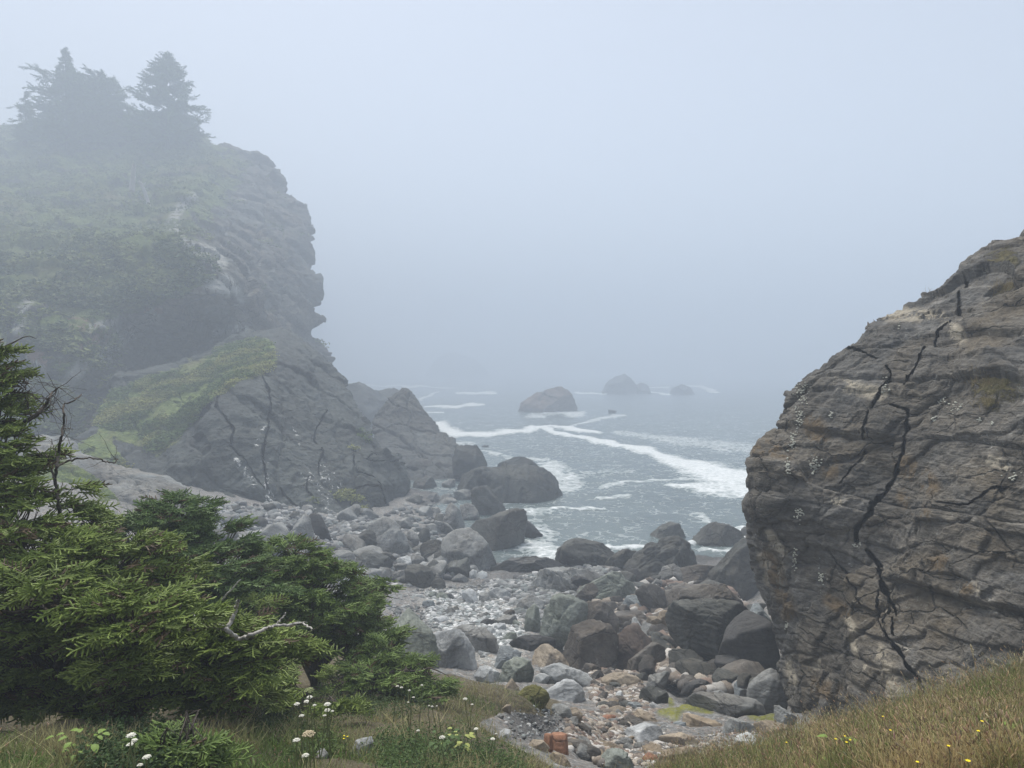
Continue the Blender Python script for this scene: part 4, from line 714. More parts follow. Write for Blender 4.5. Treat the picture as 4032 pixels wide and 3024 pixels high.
for bx, t, lb in (((490, 1150, 680, 1260), 'pale', 'pale low stone beside the twin lobed boulder'), ((610, 1040, 800, 1180), 'grey', 'round grey cobble amid the buttress rubble'), ((1850, 1040, 2160, 1300), 'dark', 'dark squarish boulder above the spruce sprig'), ((1640, 1110, 1850, 1260), 'grey', 'flat topped grey stone left of the squarish boulder'), ((1060, 960, 1240, 1110), 'dark', 'small dark domed boulder with a pale cap'), ((260, 950, 470, 1150), 'grey', 'pale grey boulder at the thicket edge'), ((0, 480, 110, 660), 'grey', 'stone half hidden behind the thicket top'), ((1800, 500, 2010, 720), 'grey', 'tall pale slab right of the sloping slab')):
    rock(lb, t, 'A1', bx, group=G)
# lower right: flat slabs and the rust block
G = 'flat slabs near the foreground grass'
rock('flat tan slab in front of the algae pool', 'tan', 'A7', [(540, 940), (550, 830), (620, 825), (900, 860), (1080, 920), (1000, 1000), (800, 1020), (650, 990)], group=G)
rock('dark blotched slab with a light top right of the tan slab', 'grey', 'A7', [(1070, 1050), (1110, 920), (1260, 890), (1530, 930), (1540, 1010), (1400, 1080), (1160, 1110)], group=G)
rock('straight topped slab at the very foot of the outcrop', 'tan', 'A7', [(1550, 920), (1620, 895), (2020, 930), (2040, 1000), (2000, 1120), (1700, 1110), (1560, 1040)], group=G)
rock('pale whitish slab with a blunt left end near the sandy patch', 'pale', 'A6', [(1290, 1430), (1420, 1390), (1600, 1320), (1780, 1340), (1860, 1480), (1800, 1560), (1500, 1590), (1330, 1560)], group=G, rough=.04)
rock('long brown loaf shaped slab', 'tan', 'A7', [(160, 1190), (250, 1110), (450, 1080), (700, 1110), (860, 1170), (870, 1230), (650, 1250), (350, 1265), (200, 1240)], group=G)
rock('thin pale plank like slab above the brown loaf', 'pale', 'A7', [(250, 1100), (270, 1055), (440, 1050), (580, 1090), (450, 1110)], group=G)
rock('pale dome shaped boulder at the edge of the right grass', 'pale', 'A7', [(1280, 1300), (1310, 1160), (1380, 1090), (1450, 1080), (1560, 1130), (1630, 1240), (1620, 1330), (1400, 1350)], group=G)
rock('broad pale tan slab at the bottom edge of the beach', 'tan', 'A7', [(170, 1470), (280, 1350), (600, 1270), (720, 1340), (760, 1440), (600, 1530), (300, 1540)], group=G, rough=.03)
rock('brown sloping rock left of the broad pale tan slab', 'tan', 'A7', [(-50, 1280), (60, 1230), (170, 1260), (240, 1350), (180, 1430), (0, 1420)], group=G)
rock('grey green wrinkled slab in front of the rust block', 'green', 'A8', [(1470, 1220), (1560, 1150), (1700, 1150), (1850, 1240), (1900, 1330), (1650, 1380), (1520, 1320)], group=G, rough=.08)
rock('smooth dark brown rock right of the rust block', 'brown', 'A8', [(1050, 1090), (1110, 1030), (1250, 1030), (1420, 1110), (1480, 1200), (1350, 1250), (1150, 1200)], group=G, rough=.03)
rock('rounded tan rock beside the rust block', 'tan', 'A8', [(560, 1060), (640, 1005), (740, 1015), (810, 1080), (740, 1120), (620, 1110)], group=G)
rock('buff rock half sunk in grass under the rust block', 'tan', 'A8', [(800, 1200), (850, 1160), (1000, 1190), (1100, 1270), (1060, 1310), (900, 1290)], group=G)
rock('left half of the rust orange block split by a dark crack', 'rust', 'A8', [(760, 1130), (775, 950), (862, 942), (872, 1150), (800, 1170)], name='split_block', cat='rock', rough=.02, k=26, dep=.3)
rock('right half of the rust orange block split by a dark crack', 'rust', 'A8', [(880, 1160), (869, 942), (960, 930), (1035, 955), (1050, 1100), (1000, 1180)], name='split_block', cat='rock', rough=.02, k=26, dep=.32)
rock('oval yellowish cobble on the stony ground', 'tan', 'A6', (1085, 935, 1240, 1015), name='stone', cat='stone', k=12, rough=.02)
rock('flat bluish slab right of the yellowish cobble', 'blue', 'A6', (1330, 1000, 1590, 1120), group=G)
rock('bright white upright stone near the yellowish cobble', 'pale', 'A6', (1195, 820, 1300, 960), name='stone', cat='stone')
rock('long brown sandy slab running down to the pale blunt slab', 'tan', 'A6', [(1450, 1150), (1600, 1120), (1740, 1200), (1860, 1310), (1750, 1330), (1560, 1240)], group=G, rough=.06)
rock('dark brown flake of rock on the sandy patch', 'brown', 'A6', [(1270, 1270), (1400, 1180), (1560, 1240), (1600, 1300), (1420, 1360), (1320, 1320)], group=G)
rock('dark rock left of the grey stone below the algae pool', 'black', 'A7', (150, 930, 360, 1055), name='stone', cat='stone')
rock('blue grey stone right of the dark rock below the algae pool', 'blue', 'A7', (350, 910, 540, 1050), name='stone', cat='stone')
rock('pair topping dark stone beside the lumpy pale boulder', 'brown', 'A6', (720, 430, 970, 570), group=G)
rock('round brown grey stone below the pair topping dark stone', 'brown', 'A6', (850, 540, 1020, 690), name='stone', cat='stone')
rock('dark layered stone under the tilted oblong boulder', 'dark', 'A6', (1500, 570, 1680, 720), name='stone', cat='stone')
rock('pale rock showing through the left grass, larger of two', 'pale', 'B3', [(850, 790), (900, 710), (1010, 695), (1030, 770), (1000, 830), (880, 830)], name='stone', cat='stone')
rock('narrow grey rock showing through the left grass', 'grey', 'B3', [(540, 900), (560, 780), (610, 775), (640, 850), (620, 930)], name='stone', cat='stone')
rock('small grey cobble on the dirt bank below the mossy clump', 'grey', 'A8', (175, 665, 260, 735), name='stone', cat='stone')
rock('split tan stone above the grey cobble on the dirt bank', 'tan', 'A8', (245, 570, 355, 670), name='stone', cat='stone')
rock('bleached splintered post stub in the grass edge', 'pale', 'A8', (220, 870, 345, 975), name='wood_stub', cat='stub')
# ---- smaller stones strewn over the beach: one object each for the largest, the rest as shingle
zones = [('grey', [('grey', .45), ('pale', .3), ('green', .15), ('dark', .1)], CR('A3', (300, 480), (1200, 480), (1600, 800), (1750, 1250), (1100, 1450), (950, 1300), (500, 1000), (300, 900)), 60, (.12, .4), 'small grey and white stone strewn on the pale shingle', 'stones strewn on the pale shingle'),
         ('foot', [('grey', .6), ('dark', .4)], [(700, 2110), (760, 1970), (1100, 1990), (1500, 2040), (1640, 1960), (1900, 1960), (1930, 2250), (1500, 2330), (1350, 2330)], 80, (.45, 1.2), 'grey stone in the jumbled rubble below the buttress', 'stones in the rubble below the buttress'),
         ('mid', [('brown', .5), ('dark', .3), ('tan', .2)], CR('A6', (850, 480), (1500, 560), (1600, 860), (1900, 1200), (1200, 1300), (900, 1000), (800, 800)), 44, (.09, .3), 'small brown stone strewn before the dark boulder pile', 'stones strewn before the dark pile'),
         ('pile', [('dark', .5), ('brown', .5)], [(2300, 2350), (2500, 2260), (2900, 2330), (2980, 2440), (2950, 2700), (2760, 2740), (2560, 2640), (2500, 2480)], 56, (.35, .95), 'dark stone filling a gap in the central boulder pile', 'stones filling gaps in the dark pile'),
         ('low', [('tan', .35), ('grey', .4), ('brown', .23), ('rust', .02)], CR('A8', (950, 600), (1900, 700), (2212, 900), (2212, 1300), (1500, 1340), (1050, 1100), (1050, 800)), 52, (.07, .24), 'small tan or grey stone on the sandy ground by the slabs', 'stones on the sandy ground')]
def pick(ch, r):
    a = 0
    for t, p in ch:
        a += p
        if r < a: return t
    return ch[-1][0]
protos = []
for q in range(14):
    rs = np.random.RandomState(500 + q); a = (np.arange(8) + rs.uniform(-.4, .4, 8)) / 8 * 2 * math.pi
    poly = [(1.0 * math.cos(t) * s, .72 * math.sin(t) * s) for t, s in zip(a, rs.uniform(.8, 1.15, 8))]
    V, f = rock_mesh('stone', poly, .8, 500 + q, 4, 120, .06); protos.append((V, f))
pm = {}
def place_pts(poly, n, rs):
    xs = [p[0] for p in poly]; ys = [p[1] for p in poly]; out = []
    while len(out) < n:
        x = rs.uniform(min(xs), max(xs), n * 3); y = rs.uniform(min(ys), max(ys), n * 3); m = inpoly(x, y, poly)
        out += list(zip(x[m], y[m]))
    return out[:n]
_gx = np.arange(-32, 32.01, .16); _gy = np.arange(-8, 98, .16); _gt = zbase(*np.meshgrid(_gx, np.minimum(_gy, 95)))
def zfast(x, y):
    u = np.clip((x + 32) / .16, 0, len(_gx) - 1.001); v = np.clip((y + 8) / .16, 0, len(_gy) - 1.001); i = u.astype(int); j = v.astype(int); a = u - i; b = v - j
    return (_gt[j, i] * (1 - a) + _gt[j, i + 1] * a) * (1 - b) + (_gt[j + 1, i] * (1 - a) + _gt[j + 1, i + 1] * a) * b
def ground_many(px, py):
    r = ray(px, py); D = np.geomspace(2, 110, 420); out = np.full(len(px), 100.0)
    for s in range(0, len(px), 4000):
        q = r[s:s + 4000, None, :] * D[None, :, None] + CAMP; k = np.argmax(q[..., 2] <= zfast(q[..., 0], q[..., 1]), axis=1)
        h = q[..., 2] - zfast(q[..., 0], q[..., 1]); ii = np.arange(len(k)); k = np.maximum(k, 1); h0, h1 = h[ii, k - 1], h[ii, k]; t = np.clip(h0 / np.maximum(h0 - h1, 1e-6), 0, 1)
        out[s:s + 4000] = D[k - 1] + (D[k] - D[k - 1]) * t
    return CAMP + out[:, None] * r, out
for zi, (zn, ch, poly, n, (s0, s1), lb, gp_) in enumerate(zones):
    rs = np.random.RandomState(70 + zi); pt = place_pts(poly, n, rs); P, D = ground_many(np.array([p[0] for p in pt]), np.array([p[1] for p in pt]))
    for k in range(n):
        t = pick(ch, rs.rand()); q = rs.randint(14); key = (q, t)
        if key not in pm:
            pm[key] = mesh_np('stone', protos[q][0], [protos[q][1]]); pm[key].materials.append(TONE[t])
        s = s0 + (s1 - s0) * rs.rand() ** 2.2
        o = bpy.data.objects.new('stone', pm[key]); COL.objects.link(o); o.location = (P[k, 0], P[k, 1], P[k, 2] + s * .12)
        o.scale = (s, s * rs.uniform(.7, 1.2), s * rs.uniform(.6, 1.0)); o.rotation_euler = (rs.normal() * .3, rs.normal() * .3, rs.uniform(0, 6.3))
        tag(o, lb, 'stone', gp_)
# shingle: pebbles far too many to count
def multi(V, f, T):
    """copies of a template under the 3x4 matrices T"""
    n = len(T); W = np.einsum('nij,vj->nvi', T[:, :, :3], V) + T[:, None, :, 3]
    F = f[None] + (np.arange(n) * len(V))[:, None, None]
    return W.reshape(-1, 3), F.reshape(-1, f.shape[1])
def rotm(rs, n, tilt=.4):
    a = rs.uniform(0, 2 * math.pi, n); c, s = np.cos(a), np.sin(a); z = np.zeros(n); o = np.ones(n)
    Rz = np.stack([np.stack([c, -s, z], -1), np.stack([s, c, z], -1), np.stack([z, z, o], -1)], 1)
    b = rs.normal(size=n) * tilt; c, s = np.cos(b), np.sin(b)
    Rx = np.stack([np.stack([o, z, z], -1), np.stack([z, c, -s], -1), np.stack([z, s, c], -1)], 1)
    return Rx @ Rz
LOW = []
for q in range(6):
    r_ = np.random.RandomState(40 + q); an_ = (np.arange(6) + r_.uniform(-.4, .4, 6)) / 6 * 2 * math.pi
    LOW.append(rock_mesh('pebble', [(math.cos(t) * s_, .7 * math.sin(t) * s_) for t, s_ in zip(an_, r_.uniform(.8, 1.15, 6))], .8, 60 + q, 2, 40, .08))
rs = np.random.RandomState(99); Vs, Fs, Cs, off = [], [], [], 0
pal = {'mid': [(.2, .205, .2), (.14, .145, .14), (.28, .285, .28), (.1, .1, .1), (.17, .185, .18), (.34, .34, .33)], 'dull': [(.14, .14, .135), (.2, .2, .19), (.1, .1, .1), (.25, .24, .23), (.16, .14, .12), (.3, .3, .29)], 'cool': [(.33, .34, .335), (.23, .24, .235), (.5, .51, .5), (.14, .145, .14), (.27, .295, .29), (.56, .56, .55)], 'warm': [(.25, .21, .17), (.18, .15, .125), (.33, .29, .24), (.17, .125, .1), (.12, .11, .1), (.42, .4, .37)]}
for poly, n, s0, s1, pk in ((zones[0][2], 6500, .02, .2, 'cool'), (zones[2][2], 4600, .015, .15, 'warm'), (zones[4][2], 6500, .012, .11, 'warm'), (zones[1][2], 3600, .06, .42, 'mid'), (zones[3][2], 2200, .05, .42, 'warm'), ([(1480, 2340), (1900, 2300), (1950, 2420), (1740, 2540), (1640, 2520)], 2200, .015, .16, 'mid'), ([(750, 1980), (1450, 2040), (1500, 2120), (900, 2110)], 1500, .05, .35, 'mid'), (CR('A8', (250, 650), (700, 560), (1000, 620), (1000, 950), (700, 1050), (350, 960)), 420, .006, .045, 'mid'), ([(1900, 2300), (2300, 2230), (2500, 2260), (2300, 2350), (2100, 2480)], 2400, .05, .34, 'mid'), ([(2500, 2900), (2650, 2830), (3000, 2850), (3000, 2960), (2600, 3024), (2400, 3010)], 2500, .01, .07, 'warm')):
    pt = np.array(place_pts(poly, n, rs)); P, D = ground_many(pt[:, 0], pt[:, 1])
    P = P + np.stack([P[:, 0] * 0, P[:, 1] * 0, .06 * fbm(P / 2.2, 2)], 1)
    s = s0 + (s1 - s0) * rs.rand(n) ** 2.6
    q = rs.randint(0, 6, n)
    for k in range(6):
        v0, f0 = LOW[k]; m = q == k; nm = m.sum()
        T = rotm(rs, nm) * s[m][:, None, None]; T = T * np.array((1, .8, .6))[None, None, :] if False else T
        T = np.concatenate([T, (P[m] + np.array((0, 0, .01)))[:, :, None]], 2)
        W, F = multi(v0, f0, T)
        Vs.append(W); Fs.append(F + off); off += len(W)
        c = np.array(pal[pk])[rs.randint(0, 6, nm)] * rs.uniform(.7, 1.25, nm)[:, None]; Cs.append(np.repeat(c, len(v0), 0))
N = NT('shingle_stone'); c = N.mix(.6, N.attr('tint', 'Color'), N.ramp(N.noise(N.n('TexCoord').outputs['Object'], 30, 5, .7), [(.3, .5), (.7, 1.4)]), 'MULTIPLY')
M_sh = N.finish(c, .9)
link('shingle', mesh_np('shingle', np.vstack(Vs), [np.vstack(Fs)], None, True, {'tint': np.vstack(Cs)}), M_sh, kind='stuff')
# ------------------------------------------------------------------ plants
def tube(pts, rad, sides=6):
    """a bent tapering tube as (V, F)"""
    pts = np.asarray(pts, float); n = len(pts); rad = np.interp(np.linspace(0, 1, n), np.linspace(0, 1, len(rad)), rad)
    T = np.gradient(pts, axis=0); T /= np.maximum(np.linalg.norm(T, axis=1), 1e-9)[:, None]
    ref = np.array((.31, .22, .92)); A = np.cross(T, ref); A /= np.maximum(np.linalg.norm(A, axis=1), 1e-6)[:, None]; B = np.cross(T, A)
    an = np.arange(sides) / sides * 2 * math.pi
    V = pts[:, None] + rad[:, None, None] * (np.cos(an)[None, :, None] * A[:, None] + np.sin(an)[None, :, None] * B[:, None])
    i = np.arange(n - 1)[:, None] * sides; j = np.arange(sides)[None]; jn = (j + 1) % sides
    return V.reshape(-1, 3), np.stack([i + j, i + jn, i + sides + jn, i + sides + j], -1).reshape(-1, 4)
def join(parts):
    V, F, o = [], [], 0
    for v, f in parts: V.append(v); F.append(f + o); o += len(v)
    return np.vstack(V), np.vstack(F)
def wander(a, b, n, amp, rs, sag=0.0):
    t = np.linspace(0, 1, n)[:, None]; p = np.asarray(a) * (1 - t) + np.asarray(b) * t
    w_ = np.cumsum(rs.normal(size=(n, 3)), 0); w_ = w_ - w_[0] - t * (w_[-1] - w_[0])
    return p + w_ * amp - np.array((0, 0, 1.0)) * sag * (4 * t * (1 - t))
def make_spray(seed, per=300, nl=.0155, nw=.0075, length=.3, core=.0095):
    """a flat spray of stubby needled shoots along +X (one template; copies are merged into each tree's own foliage)"""
    rs = np.random.RandomState(seed); sh = []; q = length / .34
    sh.append(((0, 0, 0), (1, 0, .05), length))
    for k in range(9):
        x = (.02 + .034 * k) * q; s = 1 if k % 2 else -1; a = rs.uniform(.75, 1.15); L = (.15 - .007 * k) * rs.uniform(.8, 1.2) * q
        sh.append(((x, 0, 0), (math.cos(a), s * math.sin(a), rs.normal() * .25 + .12), L))
    sh.append(((.3 * q, 0, 0), (1, .3, .2), .09 * q))
    V, F, T = [], [], []; o = 0
    for p, d, L in sh:
        p = np.array(p); d = np.array(d); d = d / np.linalg.norm(d); n = max(6, int(per * L)); t = (np.arange(n) + rs.rand(n)) / n
        a = np.cross(d, (0, 0, 1)); a /= np.linalg.norm(a); b = np.cross(a, d)
        ph = rs.uniform(0, 2 * math.pi, n); rd = np.cos(ph)[:, None] * a + np.sin(ph)[:, None] * b
        bend = p + d * (t * L)[:, None] - np.array((0, 0, 1)) * (.12 * (t * L) ** 2)[:, None]
        ln = nl * rs.uniform(.75, 1.2, n) * (1 - .2 * t)
        tip = bend + (rd * .72 + d * .75) * ln[:, None]; sd = np.cross(rd, d) * (nw / 2)
        V.append(np.stack([bend - sd, bend + sd, tip], 1).reshape(-1, 3)); F.append(np.arange(3 * n).reshape(-1, 3) + o); o += 3 * n
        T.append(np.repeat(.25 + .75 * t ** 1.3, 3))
        tc_ = np.linspace(0, 1, 4); cp = p + d * (tc_ * L)[:, None] - np.array((0, 0, 1)) * (.12 * (tc_ * L) ** 2)[:, None]
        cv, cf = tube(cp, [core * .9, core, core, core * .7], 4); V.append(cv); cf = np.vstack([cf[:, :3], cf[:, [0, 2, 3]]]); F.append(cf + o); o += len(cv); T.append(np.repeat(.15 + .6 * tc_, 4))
    return np.vstack(V), np.vstack(F), np.concatenate(T)
SPR = [make_spray(s) for s in (1, 2, 3, 4)]; SPR_FAR = [make_spray(s, 90, .045, .03, .42, .02) for s in (5, 6)]
N = NT('spruce_needles'); tc = N.attr('tint', 'Color')
M_needle = N.finish(tc, .6, None, spec=.3)
N = NT('bark'); v_ = N.n('TexCoord').outputs['Object']; nb_ = N.noise(N.map(v_, (6, 6, 1.5)), 6, 6, .7)
M_bark = N.finish(N.ramp(nb_, [(.3, (.035, .028, .022)), (.6, (.1, .085, .07)), (.8, (.17, .155, .135))]), .9, nb_, .7, .02)
N = NT('dead_wood'); v_ = N.n('TexCoord').outputs['Object']; nb_ = N.noise(N.map(v_, (20, 20, 20)), 3, 6, .7)
M_dead = N.finish(N.ramp(nb_, [(.3, (.17, .155, .14)), (.55, (.42, .4, .37)), (.8, (.6, .58, .55))]), .85, nb_, .5, .01)
def frames(ax, roll, up=(0, 0, 1)):
    ax = ax / np.linalg.norm(ax, axis=1)[:, None]; y = np.cross(np.broadcast_to(np.array(up, float), ax.shape), ax); y /= np.maximum(np.linalg.norm(y, axis=1), 1e-4)[:, None]
    z = np.cross(ax, y); c, s = np.cos(roll)[:, None], np.sin(roll)[:, None]; y2 = y * c + z * s; z2 = np.cross(ax, y2)
    return np.stack([ax, y2, z2], 2)
def foliage(name, P, ax, sc, rs, pal, parent, tmpl=SPR, mat=None, dead=.0):
    Vs, Fs, Cs, o = [], [], [], 0; q = rs.randint(0, len(tmpl), len(P))
    for k, (v, f, t) in enumerate(tmpl):
        m = np.where(q == k)[0]
        if not len(m): continue
        R = frames(ax[m], rs.normal(size=len(m)) * .45) * sc[m][:, None, None]
        W, F = multi(v, f, np.concatenate([R, P[m][:, :, None]], 2)); Vs.append(W); Fs.append(F + o); o += len(W)
        r = rs.rand(len(m)); a = np.array(pal[0]) * (1 - r[:, None]) + np.array(pal[1]) * r[:, None]; tipc = np.array(pal[2]); dd = rs.rand(len(m)) < dead
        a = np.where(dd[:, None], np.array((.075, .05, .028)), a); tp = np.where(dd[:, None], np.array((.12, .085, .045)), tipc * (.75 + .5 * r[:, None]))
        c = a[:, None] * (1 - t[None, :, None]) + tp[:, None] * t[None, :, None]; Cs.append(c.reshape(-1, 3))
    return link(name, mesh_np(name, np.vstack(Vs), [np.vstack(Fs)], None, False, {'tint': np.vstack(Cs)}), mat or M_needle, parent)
def empty(name, loc, label, cat, group=None):
    o = bpy.data.objects.new(name, None); COL.objects.link(o); o.location = loc; o.empty_display_size = .2
    return tag(o, label, cat, group)
def spruce_bush(name, label, lobes, base, pal, seed, cat='bush', group=None, dens=1.0, scale=1.0, dead=.06, gap=-.2, low=-.45, trunk_r=.09):
    """lobes: (px, py, D, half width px, half height px, sprays)"""
    rs = np.random.RandomState(seed); base = np.asarray(base, float); root = empty(name, base, label, cat, group)
    Ps, As, Ss, br = [], [], [], []; top = base + 0
    for (x, y, D, w_, h_, n) in lobes:
        c = at(x, y, D); rx, rz = w_ * D / FPX, h_ * D / FPX; ry = .5 * (rx + rz); n = max(3, int(n * dens / 9.5))
        d = rs.normal(size=(n * 5, 3)); d /= np.linalg.norm(d, axis=1)[:, None]; d = d[(d[:, 2] > low) & (d[:, 1] < (.55 if low < 0 else 2))][:n]
        pc = c + d * np.array((rx, ry, rz)) * rs.uniform(.6, 1.06, len(d))[:, None] * (1 + .42 * pn(d * 3.1 + seed))[:, None]
        m_ = 11; pc = np.repeat(pc, m_, 0); d = np.repeat(d, m_, 0); az_ = np.arctan2(d[:, 1], d[:, 0]) + np.tile(np.linspace(-1.25, 1.25, m_), len(d) // m_) + rs.normal(size=len(d)) * .18
        flat = np.stack([np.cos(az_), np.sin(az_), rs.normal(size=len(d)) * .14 - .08 + .25 * d[:, 2]], 1); ax = flat * .75 + d * np.array((1, 1, .25)) * .35
        s = scale * rs.uniform(.75, 1.2, len(d)); p = pc + flat * (.12 * s)[:, None] + rs.normal(size=d.shape) * np.array((.07, .07, .035)) * scale
        ok = p[:, 2] > zbase(p[:, 0], p[:, 1]) + (.1 if scale > .65 else .0); p, ax, s = p[ok], ax[ok], s[ok]
        if not len(p): continue
        ax /= np.linalg.norm(ax, axis=1)[:, None]
        Ps.append(p - ax * (.16 * s)[:, None]); As.append(ax); Ss.append(s)
        limb = wander(base + (0, 0, .15), c - np.array((0, 0, rz * .3)), 7, .05, rs, -.15)
        br.append(tube(limb, [trunk_r * .7, trunk_r * .3], 6))
        for k in range(min(7, len(p) // 12) if scale > .62 else 0):
            a0 = limb[rs.randint(3, 7)]; q_ = p[rs.randint(len(p))]; br.append(tube(wander(a0, q_ + (q_ - c) * .22 + rs.normal(size=3) * .06, 7, .03, rs, -.05), [min(.012, trunk_r), .002], 4))
        for k in range(0, len(p), 4):
            a0 = limb[rs.randint(3, 7)]; br.append(tube(wander(a0, Ps[-1][k], 5, .025, rs, .05), [min(.012, trunk_r), .003], 3))
    Pt = np.vstack(Ps) - base
    tr = wander((0, 0, -.2), at(*lobes[0][:3]) - base, 8, .04, rs)
    v, f = tube(tr, [trunk_r, trunk_r * .35], 8); link('trunk', mesh_np('trunk', v, [f]), M_bark, root)
    v, f = join([(v - base, f) for v, f in br]); link('branches', mesh_np('branches', v, [f]), M_bark, root)
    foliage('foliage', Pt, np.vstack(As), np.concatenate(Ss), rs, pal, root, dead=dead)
    return root
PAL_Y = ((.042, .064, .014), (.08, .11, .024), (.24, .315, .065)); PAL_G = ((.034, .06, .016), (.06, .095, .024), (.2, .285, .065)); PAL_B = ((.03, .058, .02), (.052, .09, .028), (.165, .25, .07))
def gnd(x, y): return np.array((x, y, float(zbase(np.array([x]), np.array([y]))[0])))
g_ = gnd
B_ = lambda x, y, D: g_(*at(x, y, D)[:2])
spruce_bush('spruce_tree', 'tall spruce cut by the left edge of the view, reaching above the thicket', [(-60, 1410, 7.6, 95, 60, 36), (-80, 1520, 7.6, 150, 90, 54), (-70, 1650, 7.5, 150, 90, 54), (-40, 1770, 7.4, 260, 100, 90), (-20, 1900, 7.3, 300, 110, 110), (40, 2030, 7.2, 330, 120, 120)], B_(-160, 2400, 7.8), PAL_Y, 21, 'tree', scale=.66, dens=2.7, trunk_r=.12, dead=.1)
spruce_bush('spruce_bush', 'big spruce thicket in the left foreground with a black hollow under it', [(130, 2200, 6.6, 330, 140, 190), (400, 2290, 6.9, 330, 150, 190), (120, 2400, 6.3, 300, 130, 130), (560, 2480, 6.5, 310, 140, 190), (800, 2560, 6.5, 280, 140, 170), (1010, 2600, 6.7, 200, 110, 100), (460, 2610, 5.9, 150, 55, 60), (760, 2690, 6.4, 260, 80, 70), (960, 2740, 6.8, 190, 80, 60), (-40, 2330, 7.0, 240, 170, 90), (40, 2540, 7.8, 280, 220, 130), (330, 2660, 8.2, 320, 180, 110), (150, 2340, 5.75, 330, 80, 90), (500, 2430, 5.6, 300, 70, 80), (20, 2660, 6.9, 220, 110, 130), (260, 2740, 7.0, 260, 80, 100), (150, 2500, 9.0, 420, 280, 200), (650, 2600, 9.0, 420, 240, 200), (950, 2580, 8.8, 260, 200, 120)], B_(420, 2850, 7.6), PAL_Y, 22, dead=.1, dens=2.6, scale=.66)
spruce_bush('spruce_bush', 'dense green spruce bush behind the left thicket with a spired top', [(690, 2050, 10.2, 150, 95, 120), (600, 2150, 10, 250, 110, 170), (850, 2150, 10.4, 200, 100, 130), (760, 2260, 9.8, 330, 120, 230), (500, 2220, 9.6, 200, 90, 80), (700, 1990, 10.3, 60, 60, 24), (850, 2400, 9.6, 300, 110, 120)], B_(730, 2520, 10.3), PAL_B, 23, dens=2.3, scale=.7)
spruce_bush('spruce_bush', 'rounded spruce bush on the right of the thicket sloping down to the beach', [(1120, 2230, 10.6, 180, 90, 130), (1200, 2300, 10.6, 220, 110, 180), (1040, 2310, 10.2, 200, 110, 130), (1320, 2400, 10.8, 180, 110, 150), (1180, 2420, 10.2, 280, 100, 190), (1450, 2520, 11, 130, 90, 100), (1000, 2450, 9.6, 220, 90, 100), (1350, 2520, 10.6, 160, 60, 50)], B_(1250, 2660, 11), PAL_G, 24, dens=2.6, scale=.68)
spruce_bush('spruce_sapling', 'small windswept spruce with a flat crown and bare trunk at the thicket end', [(1440, 2315, 12, 70, 36, 44), (1510, 2310, 12, 60, 28, 36), (1400, 2370, 11.9, 60, 36, 30)], B_(1455, 2520, 12), PAL_G, 25, 'tree', scale=.7, trunk_r=.05, dead=.15)
spruce_bush('spruce_bush', 'low spreading spruce bush at the right tip of the thicket above white flowers', [(1500, 2620, 9.8, 130, 90, 120), (1600, 2690, 9.6, 140, 80, 120), (1440, 2720, 9.2, 160, 80, 110), (1680, 2730, 9.6, 80, 50, 50), (1560, 2770, 9.2, 160, 50, 80)], B_(1540, 2790, 9.6), PAL_G, 26, dens=2.4, scale=.68)
spruce_bush('spruce_seedling', 'young spruce with drooping shoots at the bottom of the view under the thicket', [(700, 2950, 4.5, 120, 45, 60), (820, 2975, 4.6, 100, 40, 50), (620, 2990, 4.4, 60, 30, 24)], B_(730, 3040, 4.7), PAL_G, 27, scale=.55, dead=.02, trunk_r=.006, low=-.1)
spruce_bush('spruce_seedling', 'young spruce among the cluster of white flowers', [(1180, 2700, 7.6, 70, 45, 40), (1100, 2730, 7.4, 90, 45, 50), (1340, 2790, 7.2, 110, 40, 50)], B_(1180, 2790, 8.2), PAL_Y, 28, scale=.6, dead=.02, trunk_r=.006, low=-.1)
spruce_bush('spruce_seedling', 'tiny upright spruce seedling before the black hollow of the rounded bush', [(1307, 2680, 8.2, 30, 45, 14)], B_(1307, 2760, 8.5), PAL_Y, 29, scale=.42, dead=0, trunk_r=.006, low=-.1)
# ---- conifers on the crest, far away in the fog
def conifer(label, x, ytop, ybase, halfw, D, seed, shape, n=70, group='trees on the crest of the headland'):
    rs = np.random.RandomState(seed); top = at(x, ytop, D); base = at(x, ybase, D); base[2] -= 4; base[0] = top[0]; base[1] = top[1]; H = top[2] - base[2]; Wd = halfw * D / FPX
    root = empty('conifer_tree', base, label, 'tree', group)
    v, f = tube(wander((0, 0, 0), (0, 0, H), 8, .05, rs), [.35, .04], 7); link('trunk', mesh_np('trunk', v, [f]), M_bark, root)
    P, A, Sc, br = [], [], [], []
    for k in range(n):
        t = 1 - (k / n) ** .8; z = H * (.1 + .88 * t); L = Wd * np.interp(1 - t, *shape) * rs.uniform(.55, 1.15); a = rs.uniform(0, 2 * math.pi)
        d = np.array((math.cos(a), math.sin(a), rs.uniform(-.12, .3))); e = np.array((0, 0, z)) + d * L; br.append(tube(wander((0, 0, z), e, 4, .04, rs, .1), [.06, .02], 3))
        for q in np.arange(.12, 1.0, .1):
            P.append(np.array((0, 0, z)) + d * L * q + rs.normal(size=3) * .15); A.append(d + rs.normal(size=3) * .35); Sc.append(rs.uniform(3, 5.2) * min(1, .4 + L / 4))
    P.append(np.array((0, 0, H - 1.2))); A.append(np.array((.05, 0, 1.0))); Sc.append(2.5)
    v, f = join(br); link('branches', mesh_np('branches', v, [f]), M_bark, root)
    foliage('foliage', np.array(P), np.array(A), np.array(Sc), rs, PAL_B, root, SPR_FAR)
conifer('broad crest conifer with a thin spire rising from its crown, second from the left', 258, 185, 520, 125, 190, 31, ((0, .2, .3, .34, .6, 1), (.04, .12, .25, .9, 1.1, 1)), 170)
conifer('blunt round topped crest conifer right of the spired one', 385, 285, 520, 90, 192, 32, ((0, .1, .4, 1), (.5, .95, 1, 1)), 130)
